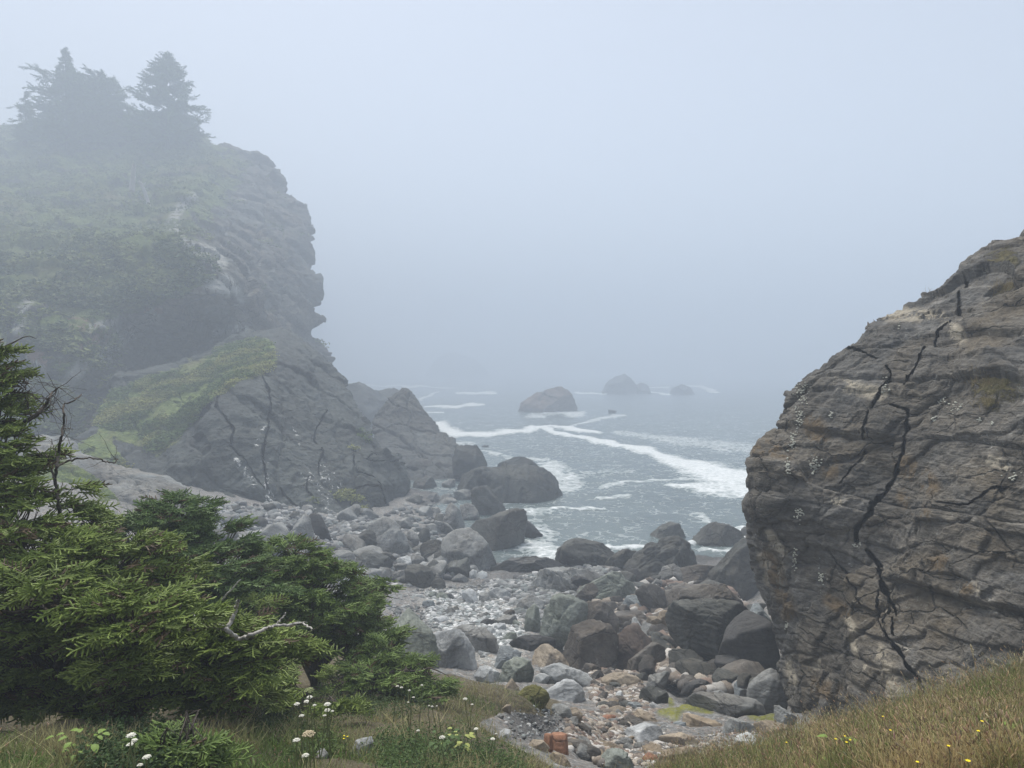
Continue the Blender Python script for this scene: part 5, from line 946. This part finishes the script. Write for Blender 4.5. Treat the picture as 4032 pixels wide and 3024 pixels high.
conifer('cone shaped conifer standing alone at the right end of the crest', 655, 208, 525, 150, 188, 33, ((0, .15, .4, .7, 1), (.05, .25, .7, 1, 1)), 170)
conifer('small narrow spire conifer, leftmost on the crest', 98, 362, 520, 40, 194, 34, ((0, .3, 1), (.1, .5, 1)), 40)
conifer('low bushy conifer filling the gap between the two tall crest trees', 500, 420, 530, 90, 195, 35, ((0, .3, 1), (.3, .8, 1)), 60)
conifer('low wide shrubby conifer under the broad crest tree', 250, 440, 540, 190, 193, 36, ((0, .3, 1), (.5, .9, 1)), 70)
conifer('low shrubby conifer under the cone shaped crest tree', 640, 455, 545, 150, 192, 37, ((0, .3, 1), (.5, .9, 1)), 60)
# dead and bleached wood
def dead(name, label, crop, D, polys, mat, radii, cat, seed, twigs=0):
    rs = np.random.RandomState(seed); ps = []; pts0 = None
    for pl, (r0, r1) in zip(polys, radii):
        q = CR(crop, *pl); p = np.array([at(x, y, D + .25 * math.sin(3 * k + seed)) for k, (x, y) in enumerate(q)])
        t = np.linspace(0, len(p) - 1, len(p) * 5); pp = np.stack([np.interp(t, np.arange(len(p)), p[:, k]) for k in range(3)], 1) + rs.normal(size=(len(t), 3)) * .004
        if pts0 is None: pts0 = pp[0]
        ps.append(tube(pp, [r0, r1], 7))
        for k in range(twigs):
            a = pp[rs.randint(len(pp) // 3, len(pp))]; ps.append(tube(wander(a, a + rs.normal(size=3) * .14, 5, .012, rs), [r1 * .7, .0015], 3))
    v, f = join(ps)
    return link(name, mesh_np(name, v - pts0, [f]), mat, loc=pts0, label=label, cat=cat)
dead('dead_branch', 'bleached grey forked dead branch jutting from the middle of the thicket', 'c3', 5.75, [[(1090, 850), (1180, 815), (1290, 840), (1320, 855), (1390, 912), (1470, 880), (1560, 840), (1650, 825), (1760, 820), (1812, 850)], [(1310, 850), (1350, 800), (1368, 740), (1382, 685)], [(1580, 842), (1630, 800), (1660, 755)], [(1130, 850), (1220, 770), (1280, 695), (1400, 560)], [(1700, 822), (1780, 810)]], M_dead, [(.024, .006), (.018, .012), (.009, .004), (.014, .004), (.006, .002)], 'dead branch', 41)
dead('dead_branch', 'short pale dead stick leaning beside the forked dead branch', 'c3', 5.75, [[(995, 860), (1010, 790), (1050, 720), (1088, 630)], [(1120, 810), (1122, 740)]], M_dead, [(.014, .005), (.016, .012)], 'dead branch', 42)
dead('bare_snag', 'thin bare black sapling with crooked twigs beside the left spruce', 'B1', 7.3, [[(575, 2150), (565, 1850), (545, 1600), (515, 1400), (525, 1290), (545, 1150), (570, 1000), (600, 880), (592, 780), (592, 690), (685, 658), (765, 600)], [(510, 1400), (470, 1270), (435, 1180), (430, 1150)], [(525, 1285), (600, 1235), (720, 1200), (830, 1190), (920, 1205), (1000, 1230), (1070, 1240), (1105, 1205)], [(585, 925), (665, 910)], [(560, 1060), (650, 960)], [(520, 1180), (480, 1010)]], M_bark, [(.02, .006), (.011, .005), (.011, .004), (.005, .003), (.005, .002), (.005, .002)], 'snag', 43, 5)
dead('dead_branch', 'dark twiggy dead branch reaching up right from the left spruce', 'B1', 7.5, [[(150, 920), (220, 860), (350, 790), (430, 690), (455, 640), (500, 570), (545, 535)], [(300, 820), (260, 700), (230, 610)], [(380, 760), (450, 720)], [(240, 560), (250, 490), (225, 480)]], M_bark, [(.026, .006), (.008, .003), (.007, .003), (.007, .003)], 'dead branch', 44, 26)
dead('dead_branch', 'long pale arched stick lying across the scrub by the bare sapling', 'B1', 8.6, [[(600, 1520), (660, 1490), (740, 1472), (850, 1472), (960, 1482)], [(480, 1530), (530, 1515), (575, 1470), (585, 1420)]], M_dead, [(.007, .004), (.009, .005)], 'dead branch', 45)
def depth_on(o, px, py):
    me = o.data; v = np.empty(len(me.vertices) * 3, np.float32); me.vertices.foreach_get('co', v); x, y, d = proj(v.reshape(-1, 3) + np.array(o.location)); m = np.hypot(x - px, y - py) < 12
    return d[m].min()
dd_ = depth_on(hl, 590, 790) - 1.2
dead('dead_tree', 'bleached forked dead tree standing on the face of the foggy headland', 'c1', dd_, [[(945, 1440), (935, 1330), (915, 1240), (895, 1180), (882, 1150), (862, 1125)], [(885, 1155), (905, 1136)], [(935, 1350), (905, 1325)]], M_dead, [(.5, .22), (.2, .1), (.2, .1)], 'dead tree', 47)
dead('dead_tree', 'pale leaning dead trunk left of the forked dead tree on the headland', 'c1', dd_ - 2, [[(822, 1190), (828, 1100), (835, 1020)]], M_dead, [(.55, .3)], 'dead tree', 48)
# ---- grass
def blades(P, L, W, col, rs, lean=.45, headp=.0, headc=(.3, .22, .13), wind=.0):
    n = len(P); a = rs.uniform(0, 2 * math.pi, n); ln = np.abs(rs.normal(size=n)) * lean + .05
    dx = np.stack([np.cos(a) * ln + wind, np.sin(a) * ln, np.ones(n)], 1); dx /= np.linalg.norm(dx, axis=1)[:, None]
    sd = np.stack([-np.sin(a), np.cos(a), a * 0], 1); sd2 = rs.normal(size=(n, 3)) * np.array((1, 1, .1)); sd2 /= np.linalg.norm(sd2, axis=1)[:, None]
    dr = np.stack([np.cos(a), np.sin(a), a * 0], 1) * ln[:, None] * .6
    V = np.empty((n, 7, 3))
    for k, t in enumerate((0, .4, .75)):
        c = P + dx * (L * t)[:, None] + dr * (L * t * t)[:, None]; wv = (W * (1, .85, .55)[k])[:, None]
        V[:, 2 * k] = c - sd2 * wv / 2; V[:, 2 * k + 1] = c + sd2 * wv / 2
    tip = P + dx * L[:, None] + dr * L[:, None]; V[:, 6] = tip
    b = np.arange(n)[:, None] * 7
    Q = np.concatenate([b + np.array((0, 1, 3, 2)), b + np.array((2, 3, 5, 4))]); T = b + np.array((4, 5, 6))
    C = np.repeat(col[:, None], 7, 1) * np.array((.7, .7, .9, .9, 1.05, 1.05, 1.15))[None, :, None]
    V = V.reshape(-1, 3); C = C.reshape(-1, 3)
    h = np.where(rs.rand(n) < headp)[0]
    if len(h):
        hv, hf = ico(1); dd = dx[h] + dr[h] * 1.4; R = frames(dd, rs.uniform(0, 6, len(h)), (.3, .2, .9)); hl = rs.uniform(.007, .019, len(h))
        R = R * np.stack([hl, hl * .16 + .0008, hl * .16 + .0008], 1)[:, None, :]
        W_, F_ = multi(hv, hf, np.concatenate([R, tip[h][:, :, None]], 2)); T = np.concatenate([T, F_ + len(V)]); V = np.vstack([V, W_])
        hc = np.array(headc)[None] * rs.uniform(.6, 1.5, (len(h), 1)) * (1 + rs.normal(size=(len(h), 3)) * .08); C = np.vstack([C, np.repeat(hc, len(hv), 0)])
    return V, Q, T, C
N = NT('grass_blade'); bs_ = N.n('BsdfPrincipled', {'Base Color': N.attr('tint', 'Color'), 'Roughness': .7, 'Specular IOR Level': .2}); tr_ = N.n('BsdfTranslucent', {'Color': N.attr('tint', 'Color')})
N.set(N.out.inputs['Surface'], N.n('MixShader', {0: .25, 1: bs_.outputs[0], 2: tr_.outputs[0]}).outputs[0]); M_grass = N.m
P_gl = [(-150, 3150), (-150, 2900), (400, 2930), (800, 2900), (1000, 2780), (1300, 2770), (1700, 2690), (1960, 2690), (2130, 2740), (2150, 2800), (1990, 2800), (1880, 2850), (1960, 2900), (2050, 2950), (2150, 3010), (2200, 3060), (2200, 3150)]
P_gr = [(2560, 3150), (2570, 3040), (2680, 2990), (2820, 2960), (2960, 2920), (3120, 2870), (3300, 2790), (3560, 2700), (3800, 2640), (4100, 2540), (4100, 3150)]
def gside(x0, x1, y0, y1, n, rs):
    x = rs.uniform(x0, x1, n); y = rs.uniform(y0, y1, n); z = zfast(x, y); P = np.stack([x, y, z - .02], 1); px, py, d = proj(P); return P[(d < .3) | (px < -60) | (px > 4092) | (py > 3090)]
def gpos(poly, n, rs):
    pt = np.array(place_pts(poly, n, rs)); P, D = ground_many(pt[:, 0], pt[:, 1]); return P - np.array((0, 0, .02)), D
def patch(P, s, off, lo=-.15, hi=.3): return ssm(lo, hi, fbm(P / s + off, 3))[:, None]
def lerp(a, b, t): return np.array(a) * (1 - t) + np.array(b) * t
rs = np.random.RandomState(5)
P, D = gpos(P_gl, 34000, rs); P = np.vstack([P, gside(-9, 1.2, .2, 8, 22000, rs)]); t1 = patch(P, .55, 3); t2 = patch(P, .3, 9, -.1, .4)
col = lerp((.11, .17, .04), (.38, .31, .18), t1 * .68); col = lerp(col, (.06, .1, .03), .7 * t2 * (1 - t1)); col *= 1.25 * rs.uniform(.5, 1.5, (len(P), 1))
L = rs.uniform(.04, .13, len(P)) * (1 + .7 * t1[:, 0]); g1 = blades(P, L, rs.uniform(.003, .0065, len(P)), col, rs, .5, .05)
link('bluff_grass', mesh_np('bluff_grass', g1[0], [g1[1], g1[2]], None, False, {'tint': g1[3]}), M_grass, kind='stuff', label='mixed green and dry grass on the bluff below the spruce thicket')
P, D = gpos(P_gr, 40000, rs); P = np.vstack([P, gside(1.2, 10, .2, 9.5, 30000, rs)]); t1 = patch(P, .5, 13, -.3, .4); t2 = patch(P, .35, 29, .0, .4)
col = lerp((.13, .165, .045), (.43, .345, .18), t1); col = lerp(col, (.34, .2, .12), .35 * t2 * t1); col *= 1.2 * rs.uniform(.45, 1.5, (len(P), 1))
L = rs.uniform(.08, .28, len(P)); g1 = blades(P, L, rs.uniform(.002, .005, len(P)), col, rs, .4, .3, (.36, .27, .16), .06)
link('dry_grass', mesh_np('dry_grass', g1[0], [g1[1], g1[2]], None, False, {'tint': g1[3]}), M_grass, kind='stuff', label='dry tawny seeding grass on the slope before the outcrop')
# leafy ground cover: small diamond leaves in clumps
def leaves(P, n, rs, size, spread, hgt, col):
    k = len(P); c = np.repeat(P, n, 0) + rs.normal(size=(k * n, 3)) * np.array((spread, spread, 0)) + np.array((0, 0, 1.0)) * (rs.rand(k * n, 1) * hgt + .02)
    a = rs.normal(size=c.shape) * np.array((1, 1, .4)); a /= np.linalg.norm(a, axis=1)[:, None]; b = np.cross(a, rs.normal(size=c.shape) * .5 + np.array((0, 0, 1.0))); b /= np.linalg.norm(b, axis=1)[:, None]
    s = size * rs.uniform(.6, 1.3, (k * n, 1)); nn = np.cross(a, b) * s * .15
    V = np.stack([c - a * s * .5, c + b * s * .3 + nn, c + a * s * .5 - nn, c - b * s * .3 + nn], 1).reshape(-1, 3)
    F = np.arange(len(V)).reshape(-1, 4); C = np.repeat(np.array(col)[None] * rs.uniform(.55, 1.4, (k * n, 1)), 4, 0)
    return V, F, C
V, F, C, o = [], [], [], 0
for poly, n, per, sz, sp, hg, cc in (([(1480, 2900), (1800, 2880), (2000, 2960), (2100, 3100), (1450, 3100)], 600, 14, .028, .05, .12, (.075, .12, .035)), ([(350, 2900), (650, 2880), (680, 3100), (350, 3100)], 360, 14, .032, .06, .16, (.05, .085, .028)), ([(1150, 2880), (1300, 2870), (1350, 3000), (1150, 3020)], 200, 12, .03, .05, .1, (.09, .13, .035)), ([(900, 2800), (1300, 2760), (1700, 2760), (1700, 2830), (1000, 2880)], 420, 12, .03, .06, .12, (.06, .09, .03)), ([(2560, 3060), (3000, 2960), (3350, 3000), (3300, 3100), (2600, 3100)], 260, 12, .024, .05, .1, (.085, .125, .03)), ([(3600, 2850), (4100, 2750), (4100, 3100), (3500, 3100)], 200, 12, .03, .05, .14, (.1, .125, .03))):
    Pp, _ = gpos(poly, n, rs); v, f, c = leaves(Pp, per, rs, sz, sp, hg, cc); V.append(v); F.append(f + o); o += len(v); C.append(c)
link('ground_cover', mesh_np('ground_cover', np.vstack(V), [np.vstack(F)], None, False, {'tint': np.vstack(C)}), M_grass, kind='stuff', label='low leafy green plants between the grasses')
def slope_scrub(src, name, n, size, label, cols, seed, lo=.55):
    me = src.data; nv = len(me.vertices); c = np.empty(nv * 3, np.float32); me.vertices.foreach_get('co', c); c = c.reshape(-1, 3) + np.array(src.location)
    vg = np.empty(nv, np.float32); me.attributes['veg'].data.foreach_get('value', vg); rs = np.random.RandomState(seed)
    vg = vg + .9 * fbm(c / 5, 4); idx = np.where(vg > lo)[0]; qx, qy, qd = proj(c[idx]); idx = idx[(qx > -100) & (qd > 5)]
    P = c[rs.choice(idx, n)]; V, F, C = leaves(P, 4, rs, size, size * .8, size * .9, (1, 1, 1)); t = ssm(-.3, .35, fbm(P / 4 + 7, 3))[:, None]
    cc = np.array(cols[0]) * (1 - t) + np.array(cols[1]) * t; C = C * np.repeat(cc, 16, 0)
    link(name, mesh_np(name, V, [F], None, False, {'tint': C}), M_grass, kind='stuff', label=label)
slope_scrub(bu, 'slope_grass', 9000, .26, 'short green growth on the sloping top of the buttress', ((.09, .14, .035), (.24, .25, .08)), 61, .7)
slope_scrub(hl, 'headland_scrub', 10000, .6, 'scrubby green growth on the ledges of the headland', ((.06, .09, .03), (.16, .185, .065)), 62, .8)
# ---- flowers
def col_mat(name, c, rough=.8):
    N = NT(name); return N.finish(N.mix(.4, c, N.ramp(N.noise(N.n('TexCoord').outputs['Object'], 90, 3), [(.3, .6), (.7, 1.3)]), 'MULTIPLY'), rough)
M_white = col_mat('white_petals', (.78, .76, .66)); M_buff = col_mat('buff_seed_head', (.5, .42, .28)); M_yel = col_mat('yellow_petals', (.8, .62, .02)); M_stem = col_mat('green_stem', (.13, .15, .06)); M_straw = col_mat('straw_stem', (.36, .29, .16))
def head_at(px, py, h):
    D = np.linspace(2.2, 14, 800); P = CAMP + D[:, None] * ray(px, py); k = np.argmax(P[:, 2] - zbase(P[:, 0], P[:, 1]) <= h); return P[k], D[k]
def umbel(px, py, wpx, label, group, seed, mat=None, h=.4):
    rs = np.random.RandomState(seed); hp, D = head_at(px, py, h); R = wpx / 2 * D / FPX; b = g_(hp[0] + rs.normal() * .04, hp[1] + rs.normal() * .04)
    root = empty('umbel_flower', b, label, 'flower', group); hp = hp - b
    parts = [tube(wander((0, 0, 0), hp - np.array((0, 0, R * .9)), 6, .006, rs), [.0045, .003], 5)]; hv, hf = ico(1); Hs = []; n = 34
    for k in range(n):
        r = R * math.sqrt((k + .5) / n); a = k * 2.399; e = hp + np.array((r * math.cos(a), r * math.sin(a), -.45 * r * r / R + rs.normal() * .05 * R))
        if k % 3 == 0: parts.append(tube([hp - np.array((0, 0, R * .9)), e], [.0015, .001], 3))
        Hs.append((hv * np.array((.2, .2, .13)) * R * rs.uniform(.75, 1.25) + e, hf))
    v, f = join(parts); link('stem', mesh_np('stem', v, [f]), M_stem, root)
    v, f = join(Hs); link('flower_head', mesh_np('flower_head', v, [f]), mat or M_white, root)
fl = [('B2', 1143, 640, 95, 'white umbel flower on the tallest stem below the black hollow', .55), ('B2', 1170, 687, 68, 'white umbel flower in the middle of the trio below the black hollow', .5), ('B2', 1132, 723, 72, 'white umbel flower, lowest of the trio below the black hollow', .45), ('B2', 1280, 830, 88, 'white umbel flower beside the drooping young spruce', .35), ('B2', 1220, 902, 58, 'small white umbel flower at the bottom edge near the young spruce', .3),
      ('B3', 375, 372, 62, 'white umbel flower, leftmost of the flower cluster by the rounded bush', .5), ('B3', 485, 312, 62, 'white umbel flower, highest of the flower cluster by the rounded bush', .6), ('B3', 460, 350, 62, 'white umbel flower just under the highest of the cluster', .55), ('B3', 527, 385, 40, 'small white umbel flower in the middle of the cluster', .45), ('B3', 640, 372, 72, 'flat white umbel flower on the right of the cluster', .5), ('B3', 640, 425, 62, 'round white umbel flower under the flat one on the right of the cluster', .42), ('B3', 685, 437, 36, 'small white umbel flower at the right end of the cluster', .42), ('B3', 615, 475, 40, 'tilted white umbel flower low in the cluster', .35), ('B3', 415, 475, 56, 'white umbel flower low on the left of the cluster', .35),
      ('B3', 372, 683, 75, 'cream umbel flower on a long bare stem over the dry grass', .55), ('B3', 450, 817, 75, 'cream umbel flower low above the bare soil', .3), ('B3', 1640, 662, 66, 'bright white umbel flower alone in the middle of the grass', .35), ('B3', 1935, 590, 50, 'white umbel flower near the dirt bank', .3), ('B3', 1250, 220, 34, 'white umbel flower, left of the pair against the low spreading bush', .5), ('B3', 1285, 232, 34, 'white umbel flower, right of the pair against the low spreading bush', .48), ('B3', 1463, 212, 30, 'white umbel flower high against the right side of the low bush', .5), ('B3', 1353, 257, 30, 'white round umbel flower under the pair on the low bush', .45), ('B3', 1390, 318, 30, 'white umbel flower halfway down before the low bush', .42), ('B3', 1345, 362, 26, 'tiny white umbel flower at the foot of the low bush', .35), ('B3', 1525, 392, 24, 'white umbel flower left in the row at the tip of the low bush', .35), ('B3', 1552, 398, 30, 'white umbel flower middle in the row at the tip of the low bush', .35), ('B3', 1592, 395, 20, 'tiny white umbel flower right in the row at the tip of the low bush', .35), ('B3', 1840, 330, 50, 'pale umbel flower on a tall reddish stem over the grassy bank', .5), ('B3', 1900, 380, 30, 'small pale umbel flower right of the reddish stemmed one', .4), ('B3', 2080, 678, 50, 'white umbel flower by the bleached post stub', .3), ('B3', 1430, 607, 36, 'faded white umbel flower left of the bright lone one', .3), ('B3', 2110, 635, 28, 'tiny white umbel flower just above the one by the post stub', .3)]
for k, (c, x, y, wd, lb, h) in enumerate(fl):
    (px, py), = CR(c, (x, y)); umbel(px, py, wd / CROP[c][2] * .8, lb, 'white umbel flowers on the bluff', 300 + k, None, h)
(px, py), = CR('B3', (478, 622)); umbel(px, py, 48, 'buff seeding umbel beside the cream flower on a bare stem', 'seeding umbels', 390, M_buff, .55)
(px, py), = CR('B3', (480, 245)); umbel(px, py, 38, 'greenish unopened umbel above the white flower cluster', 'seeding umbels', 391, col_mat('green_umbel', (.26, .29, .14)), .7)
def yellow(px, py, label, seed, r=.011, h=.25):
    rs = np.random.RandomState(seed); hp, D = head_at(px, py, h); b = g_(hp[0] + .02, hp[1] + .02); root = empty('yellow_flower', b, label, 'flower', 'yellow flowers in the grass'); hp = hp - b
    v, f = tube(wander((0, 0, 0), hp, 5, .004, rs), [.002, .0015], 4); link('stem', mesh_np('stem', v, [f]), M_stem, root)
    Hs = []; 
    for k in range(10):
        a = k / 10 * 6.283; d = np.array((math.cos(a), math.sin(a), .25)); s = np.array((-d[1], d[0], 0)) * r * .3
        Hs.append((np.array([hp, hp + d * r * .6 + s, hp + d * r * 1.1, hp + d * r * .6 - s]), np.array([(0, 1, 2, 3)])))
    v, f = join(Hs); link('petals', mesh_np('petals', v, [f], smooth=False), M_yel, root)
for k, (c, x, y, lb) in enumerate((('B4', 1020, 474, 'yellow flower high in the dry grass under the outcrop'), ('B4', 1083, 590, 'yellow flower in the middle of the dry grass slope'), ('B4', 622, 665, 'yellow flower, leftmost of a group of four in the dry grass'), ('B4', 698, 640, 'yellow flower, topmost of a group of four in the dry grass'), ('B4', 742, 672, 'yellow flower, rightmost of a group of four in the dry grass'), ('B4', 714, 692, 'yellow flower, lowest of a group of four in the dry grass'), ('B4', 208, 693, 'yellow flower at the left end of the dry grass slope'), ('B4', 1575, 723, 'yellow flower above the leafy plant at lower right'), ('B4', 1740, 850, 'large yellow flower, nearest to the viewer at lower right'), ('B4', 1312, 858, 'tiny yellow flower at the bottom edge of the dry grass'), ('B4', 1875, 350, 'yellow flower high beside the tall grass stalk'), ('B4', 1858, 515, 'yellow flower below the tall grass stalk'), ('B4', 1826, 597, 'small yellow flower over the leafy plant'), ('B3', 785, 658, 'yellow flower, left of the trio in the left grass'), ('B3', 815, 664, 'yellow flower, right of the trio in the left grass'), ('B3', 782, 682, 'yellow flower, lowest of the trio in the left grass'))):
    (px, py), = CR(c, (x, y)); yellow(px, py, lb, 600 + k, .01 if x == 1740 else .007)
def stalk(c, pts, label, seed, hr=.012, hl=.09):
    q = CR(c, *pts); rs = np.random.RandomState(seed); hp, D = head_at(q[-1][0], q[-1][1], .04); P = np.array([at(x, y, D) for x, y in q[::-1]]); b = P[0]
    root = empty('grass_stalk', b, label, 'grass stalk', 'tall grass stalks'); p = P - b
    v, f = tube(p, [.003, .0018], 5); link('stem', mesh_np('stem', v, [f]), M_straw, root)
    d = p[-1] - p[-2]; d /= np.linalg.norm(d); Hs = []; hv, hf = ico(1)
    for k in range(26):
        t = k / 25; e = p[-1] - d * hl * t + rs.normal(size=3) * hr * .5 * math.sin(math.pi * min(1, t + .12)); Hs.append((hv * np.array((.004, .004, .007)) + e, hf))
    v, f = join(Hs); link('seed_head', mesh_np('seed_head', v, [f]), M_buff, root)
for k, (pts, lb) in enumerate(([[(1360, 945), (1380, 1030), (1410, 1200), (1435, 1380)], 'tallest grass stalk standing before the outcrop at right'], [[(1118, 1120), (1150, 1230), (1185, 1330)], 'plumed grass stalk under the foot of the long crack'], [[(1228, 1108), (1245, 1230), (1270, 1330)], 'plumed grass stalk right of the one under the crack'], [[(1671, 985), (1640, 1100), (1610, 1230)], 'leaning grass stalk at the right edge'], [[(1200, 1140), (1215, 1240), (1225, 1330)], 'short plumed grass stalk between two plumed ones'], [[(1460, 1030), (1510, 1060), (1540, 1150), (1545, 1280)], 'arched grass stalk right of the tallest one'])):
    stalk('c9', pts, lb, 700 + k)
def leafy(label, px, py, n, size, seed, col, name='leafy_plant', h=.3):
    rs = np.random.RandomState(seed); D = hit(px, py); b = g_(*at(px, py, D)[:2]); root = empty(name, b, label, 'plant'); st, lv = [], []
    for k in range(n):
        a = rs.uniform(0, 6.28); e = np.array((math.cos(a) * rs.uniform(.02, .16), math.sin(a) * rs.uniform(.02, .16), h * rs.uniform(.4, 1.1))); st.append(tube(wander((0, 0, 0), e, 5, .005, rs), [.002, .001], 4))
        s = size * rs.uniform(.6, 1.2); d = np.array((math.cos(a), math.sin(a), rs.uniform(-.3, .4))); d /= np.linalg.norm(d); sd = np.cross(d, (0, 0, 1)); sd /= np.linalg.norm(sd); up = np.cross(sd, d)
        t = np.linspace(0, 1, 6); wd = np.sin(math.pi * (t * .92 + .04)) ** .8 * .36 * s; c = e + d * (t * s)[:, None] - np.array((0, 0, 1)) * (.3 * s * t * t)[:, None]
        V = np.concatenate([c - sd * wd[:, None] + up * wd[:, None] * .25, c, c + sd * wd[:, None] + up * wd[:, None] * .25]); F = [(r * 6 + i, r * 6 + i + 1, (r + 1) * 6 + i + 1, (r + 1) * 6 + i) for r in (0, 1) for i in range(5)]
        lv.append((V, np.array(F)))
    v, f = join(st); link('stems', mesh_np('stems', v, [f]), M_stem, root); v, f = join(lv); link('leaves', mesh_np('leaves', v, [f]), col, root)
M_leaf = col_mat('bright_leaf', (.13, .2, .03), .6)
leafy('bright green leafy plant in the lower right corner', 3960, 2990, 30, .085, 801, M_leaf, h=.12); leafy('bright green leafy plant left of the corner one', 3800, 3010, 18, .07, 802, M_leaf, h=.1); leafy('fern like light green sprig at the bottom edge before the dry grass', 3345, 3030, 16, .075, 803, M_leaf, h=.16)
leafy('light green leafy herb below the trio of white flowers', 330, 3030, 26, .06, 804, M_leaf, h=.2); leafy('dark green leafy herb at the bottom of the left grass', 1760, 3000, 40, .05, 805, col_mat('dark_leaf', (.06, .1, .03)), h=.22); leafy('pale yellowish herb in the bottom grass', 1822, 2985, 14, .06, 806, col_mat('pale_leaf', (.3, .33, .1)), h=.25)
# ---- plants growing on the outcrop
from mathutils.bvhtree import BVHTree
_me = crag.data; _n = len(_me.vertices); _c = np.empty(_n * 3, np.float32); _me.vertices.foreach_get('co', _c); _c = _c.reshape(-1, 3) + np.array(crag.location)
_vi = np.empty(len(_me.loops), np.int32); _me.loops.foreach_get('vertex_index', _vi); _bv = BVHTree.FromPolygons(_c.tolist(), _vi[:4 * ((len(_vi) - 3 * 924) // 4)].reshape(-1, 4).tolist())
def on_crag(px, py):
    r = ray(px, py); r = r / np.linalg.norm(r); h = _bv.ray_cast(Vector(CAMP), Vector(r)); return None if h[0] is None else (np.array(h[0]), np.array(h[1]))
def tuft(c, x, y, label, n, L, seed, spread=30, col=(.3, .23, .12)):
    rs = np.random.RandomState(seed); (px, py), = CR(c, (x, y)); pts = []
    for k in range(n * 3):
        h = on_crag(px + rs.normal() * spread, py + rs.normal() * spread * .5)
        if h is not None: pts.append(h[0])
        if len(pts) >= n: break
    if not pts: return
    P = np.array(pts); P = P[np.linalg.norm(P - np.median(P, 0), axis=1) < spread * .008]; b = P.mean(0); g1 = blades(P - b - np.array((0, 0, .02)), rs.uniform(.5, 1.2, len(P)) * L, rs.uniform(.004, .007, len(P)), np.array(col)[None] * rs.uniform(.6, 1.3, (len(P), 1)), rs, .5, .12)
    link('grass_tuft', mesh_np('grass_tuft', g1[0], [g1[1], g1[2]], None, False, {'tint': g1[3]}), M_grass, loc=b, label=label, cat='grass tuft', group='grass tufts on the outcrop')
for k, a in enumerate(((900, 500, 'dry grass tuft on the upper left skyline of the outcrop', 130, .14, 26), (1070, 432, 'dry grass tuft on the skyline above the long crack', 130, .16, 28), (1590, 450, 'tall dry grass tuft high on the right of the outcrop', 200, .3, 34), (1450, 965, 'tawny grass clump on the ledge at the right of the outcrop', 260, .16, 46), (1590, 1040, 'greenish grass clump right of the tawny ledge clump', 220, .14, 46), (1460, 1110, 'brown grass hanging under the tawny ledge clump', 160, .14, 36), (1560, 230, 'thin grass near the top of the outcrop', 160, .12, 50), (1420, 410, 'sparse grass left of the tall dry tuft', 90, .1, 40))):
    tuft('c8', a[0], a[1], a[2], a[3], a[4], 850 + k, a[5], (.26, .2, .1) if k != 4 else (.16, .15, .06))
tuft('c8', 680, 672, 'wispy dead weed jutting from the left skyline of the outcrop', 26, .32, 870, 8, (.13, .11, .09))
M_succ = col_mat('pale_rosette', (.55, .55, .47))
def stonecrop(c, x, y, sx, sy, n, label, seed):
    rs = np.random.RandomState(seed); Hs = []; hv, hf = ico(1)
    for k in range(n):
        (px, py), = CR(c, (x + rs.normal() * sx * .5, y + rs.normal() * sy * .55)); h = on_crag(px, py)
        if h is None: continue
        r = rs.uniform(.012, .034) * (.6 + .4 * rs.rand()); Hs.append((hv * np.array((1, 1, .6)) * r + h[0] + h[1] * r * .3, hf))
    if not Hs: return
    v, f = join(Hs); b = v.mean(0); link('stonecrop', mesh_np('stonecrop', v - b, [f]), M_succ, loc=b, label=label, cat='plant', group='pale stonecrop on the outcrop')
for k, (c, x, y, sx, sy, n, lb) in enumerate((('c8', 390, 1060, 45, 70, 75, 'dense pale stonecrop below the left skyline of the outcrop'), ('c8', 375, 1190, 22, 60, 45, 'pale stonecrop strip under the dense patch'), ('c8', 335, 1330, 25, 60, 40, 'pale stonecrop strip above the sea edge of the outcrop'), ('c8', 305, 1470, 18, 60, 26, 'thin pale stonecrop line near the left edge'), ('c8', 465, 1480, 38, 45, 46, 'round pale stonecrop patch right of the thin line'), ('c8', 1300, 1125, 40, 35, 20, 'white stonecrop dots under the tawny ledge clump'), ('c8', 1215, 1095, 30, 35, 14, 'white stonecrop dots left of the ledge'), ('c8', 1445, 1213, 12, 10, 8, 'small white stonecrop square on the dark face'), ('c8', 1170, 1205, 22, 16, 10, 'small white stonecrop dots by the long crack'), ('c8', 1520, 1235, 14, 14, 8, 'small white stonecrop dots right of the square'), ('c8', 870, 1020, 40, 50, 24, 'faint pale stonecrop beside the upper crack'), ('c9', 362, 180, 28, 36, 34, 'pale stonecrop bunch on the left face of the outcrop'), ('c9', 340, 450, 16, 60, 26, 'hanging white stonecrop string on the left face'), ('c9', 495, 560, 18, 40, 26, 'pale stonecrop below the hanging string'), ('c9', 290, 835, 10, 22, 12, 'lowest pale stonecrop near the dark boulder gap'), ('c9', 695, 360, 24, 20, 20, 'yellowish plant in the mouth of the long crack'), ('c8', 1620, 1540, 80, 40, 10, 'scattered white dots at the right edge of the outcrop'), ('c8', 560, 1180, 14, 20, 10, 'faint pale stonecrop right of the dense patch'), ('c8', 965, 650, 8, 25, 6, 'tiny white stonecrop trickle high on the outcrop'))):
    stonecrop(c, x, y, sx, sy, n, lb, 900 + k)
# mossy turf clump overhanging the dirt bank
M_turf = rock_mat('turf', (.1, .1, .03), (.17, .16, .055), (.05, .05, .02), (.12, .1, .05), .5, 3.0, .2, 0, 0, bd=.05)
TONE['turf'] = M_turf
tc_ = rock('mossy green turf clump overhanging the dirt bank', 'turf', 'A8', [(470, 420), (560, 340), (680, 340), (790, 400), (805, 480), (700, 540), (560, 580), (480, 520)], name='turf_clump', cat='turf', k=10, rough=.1)
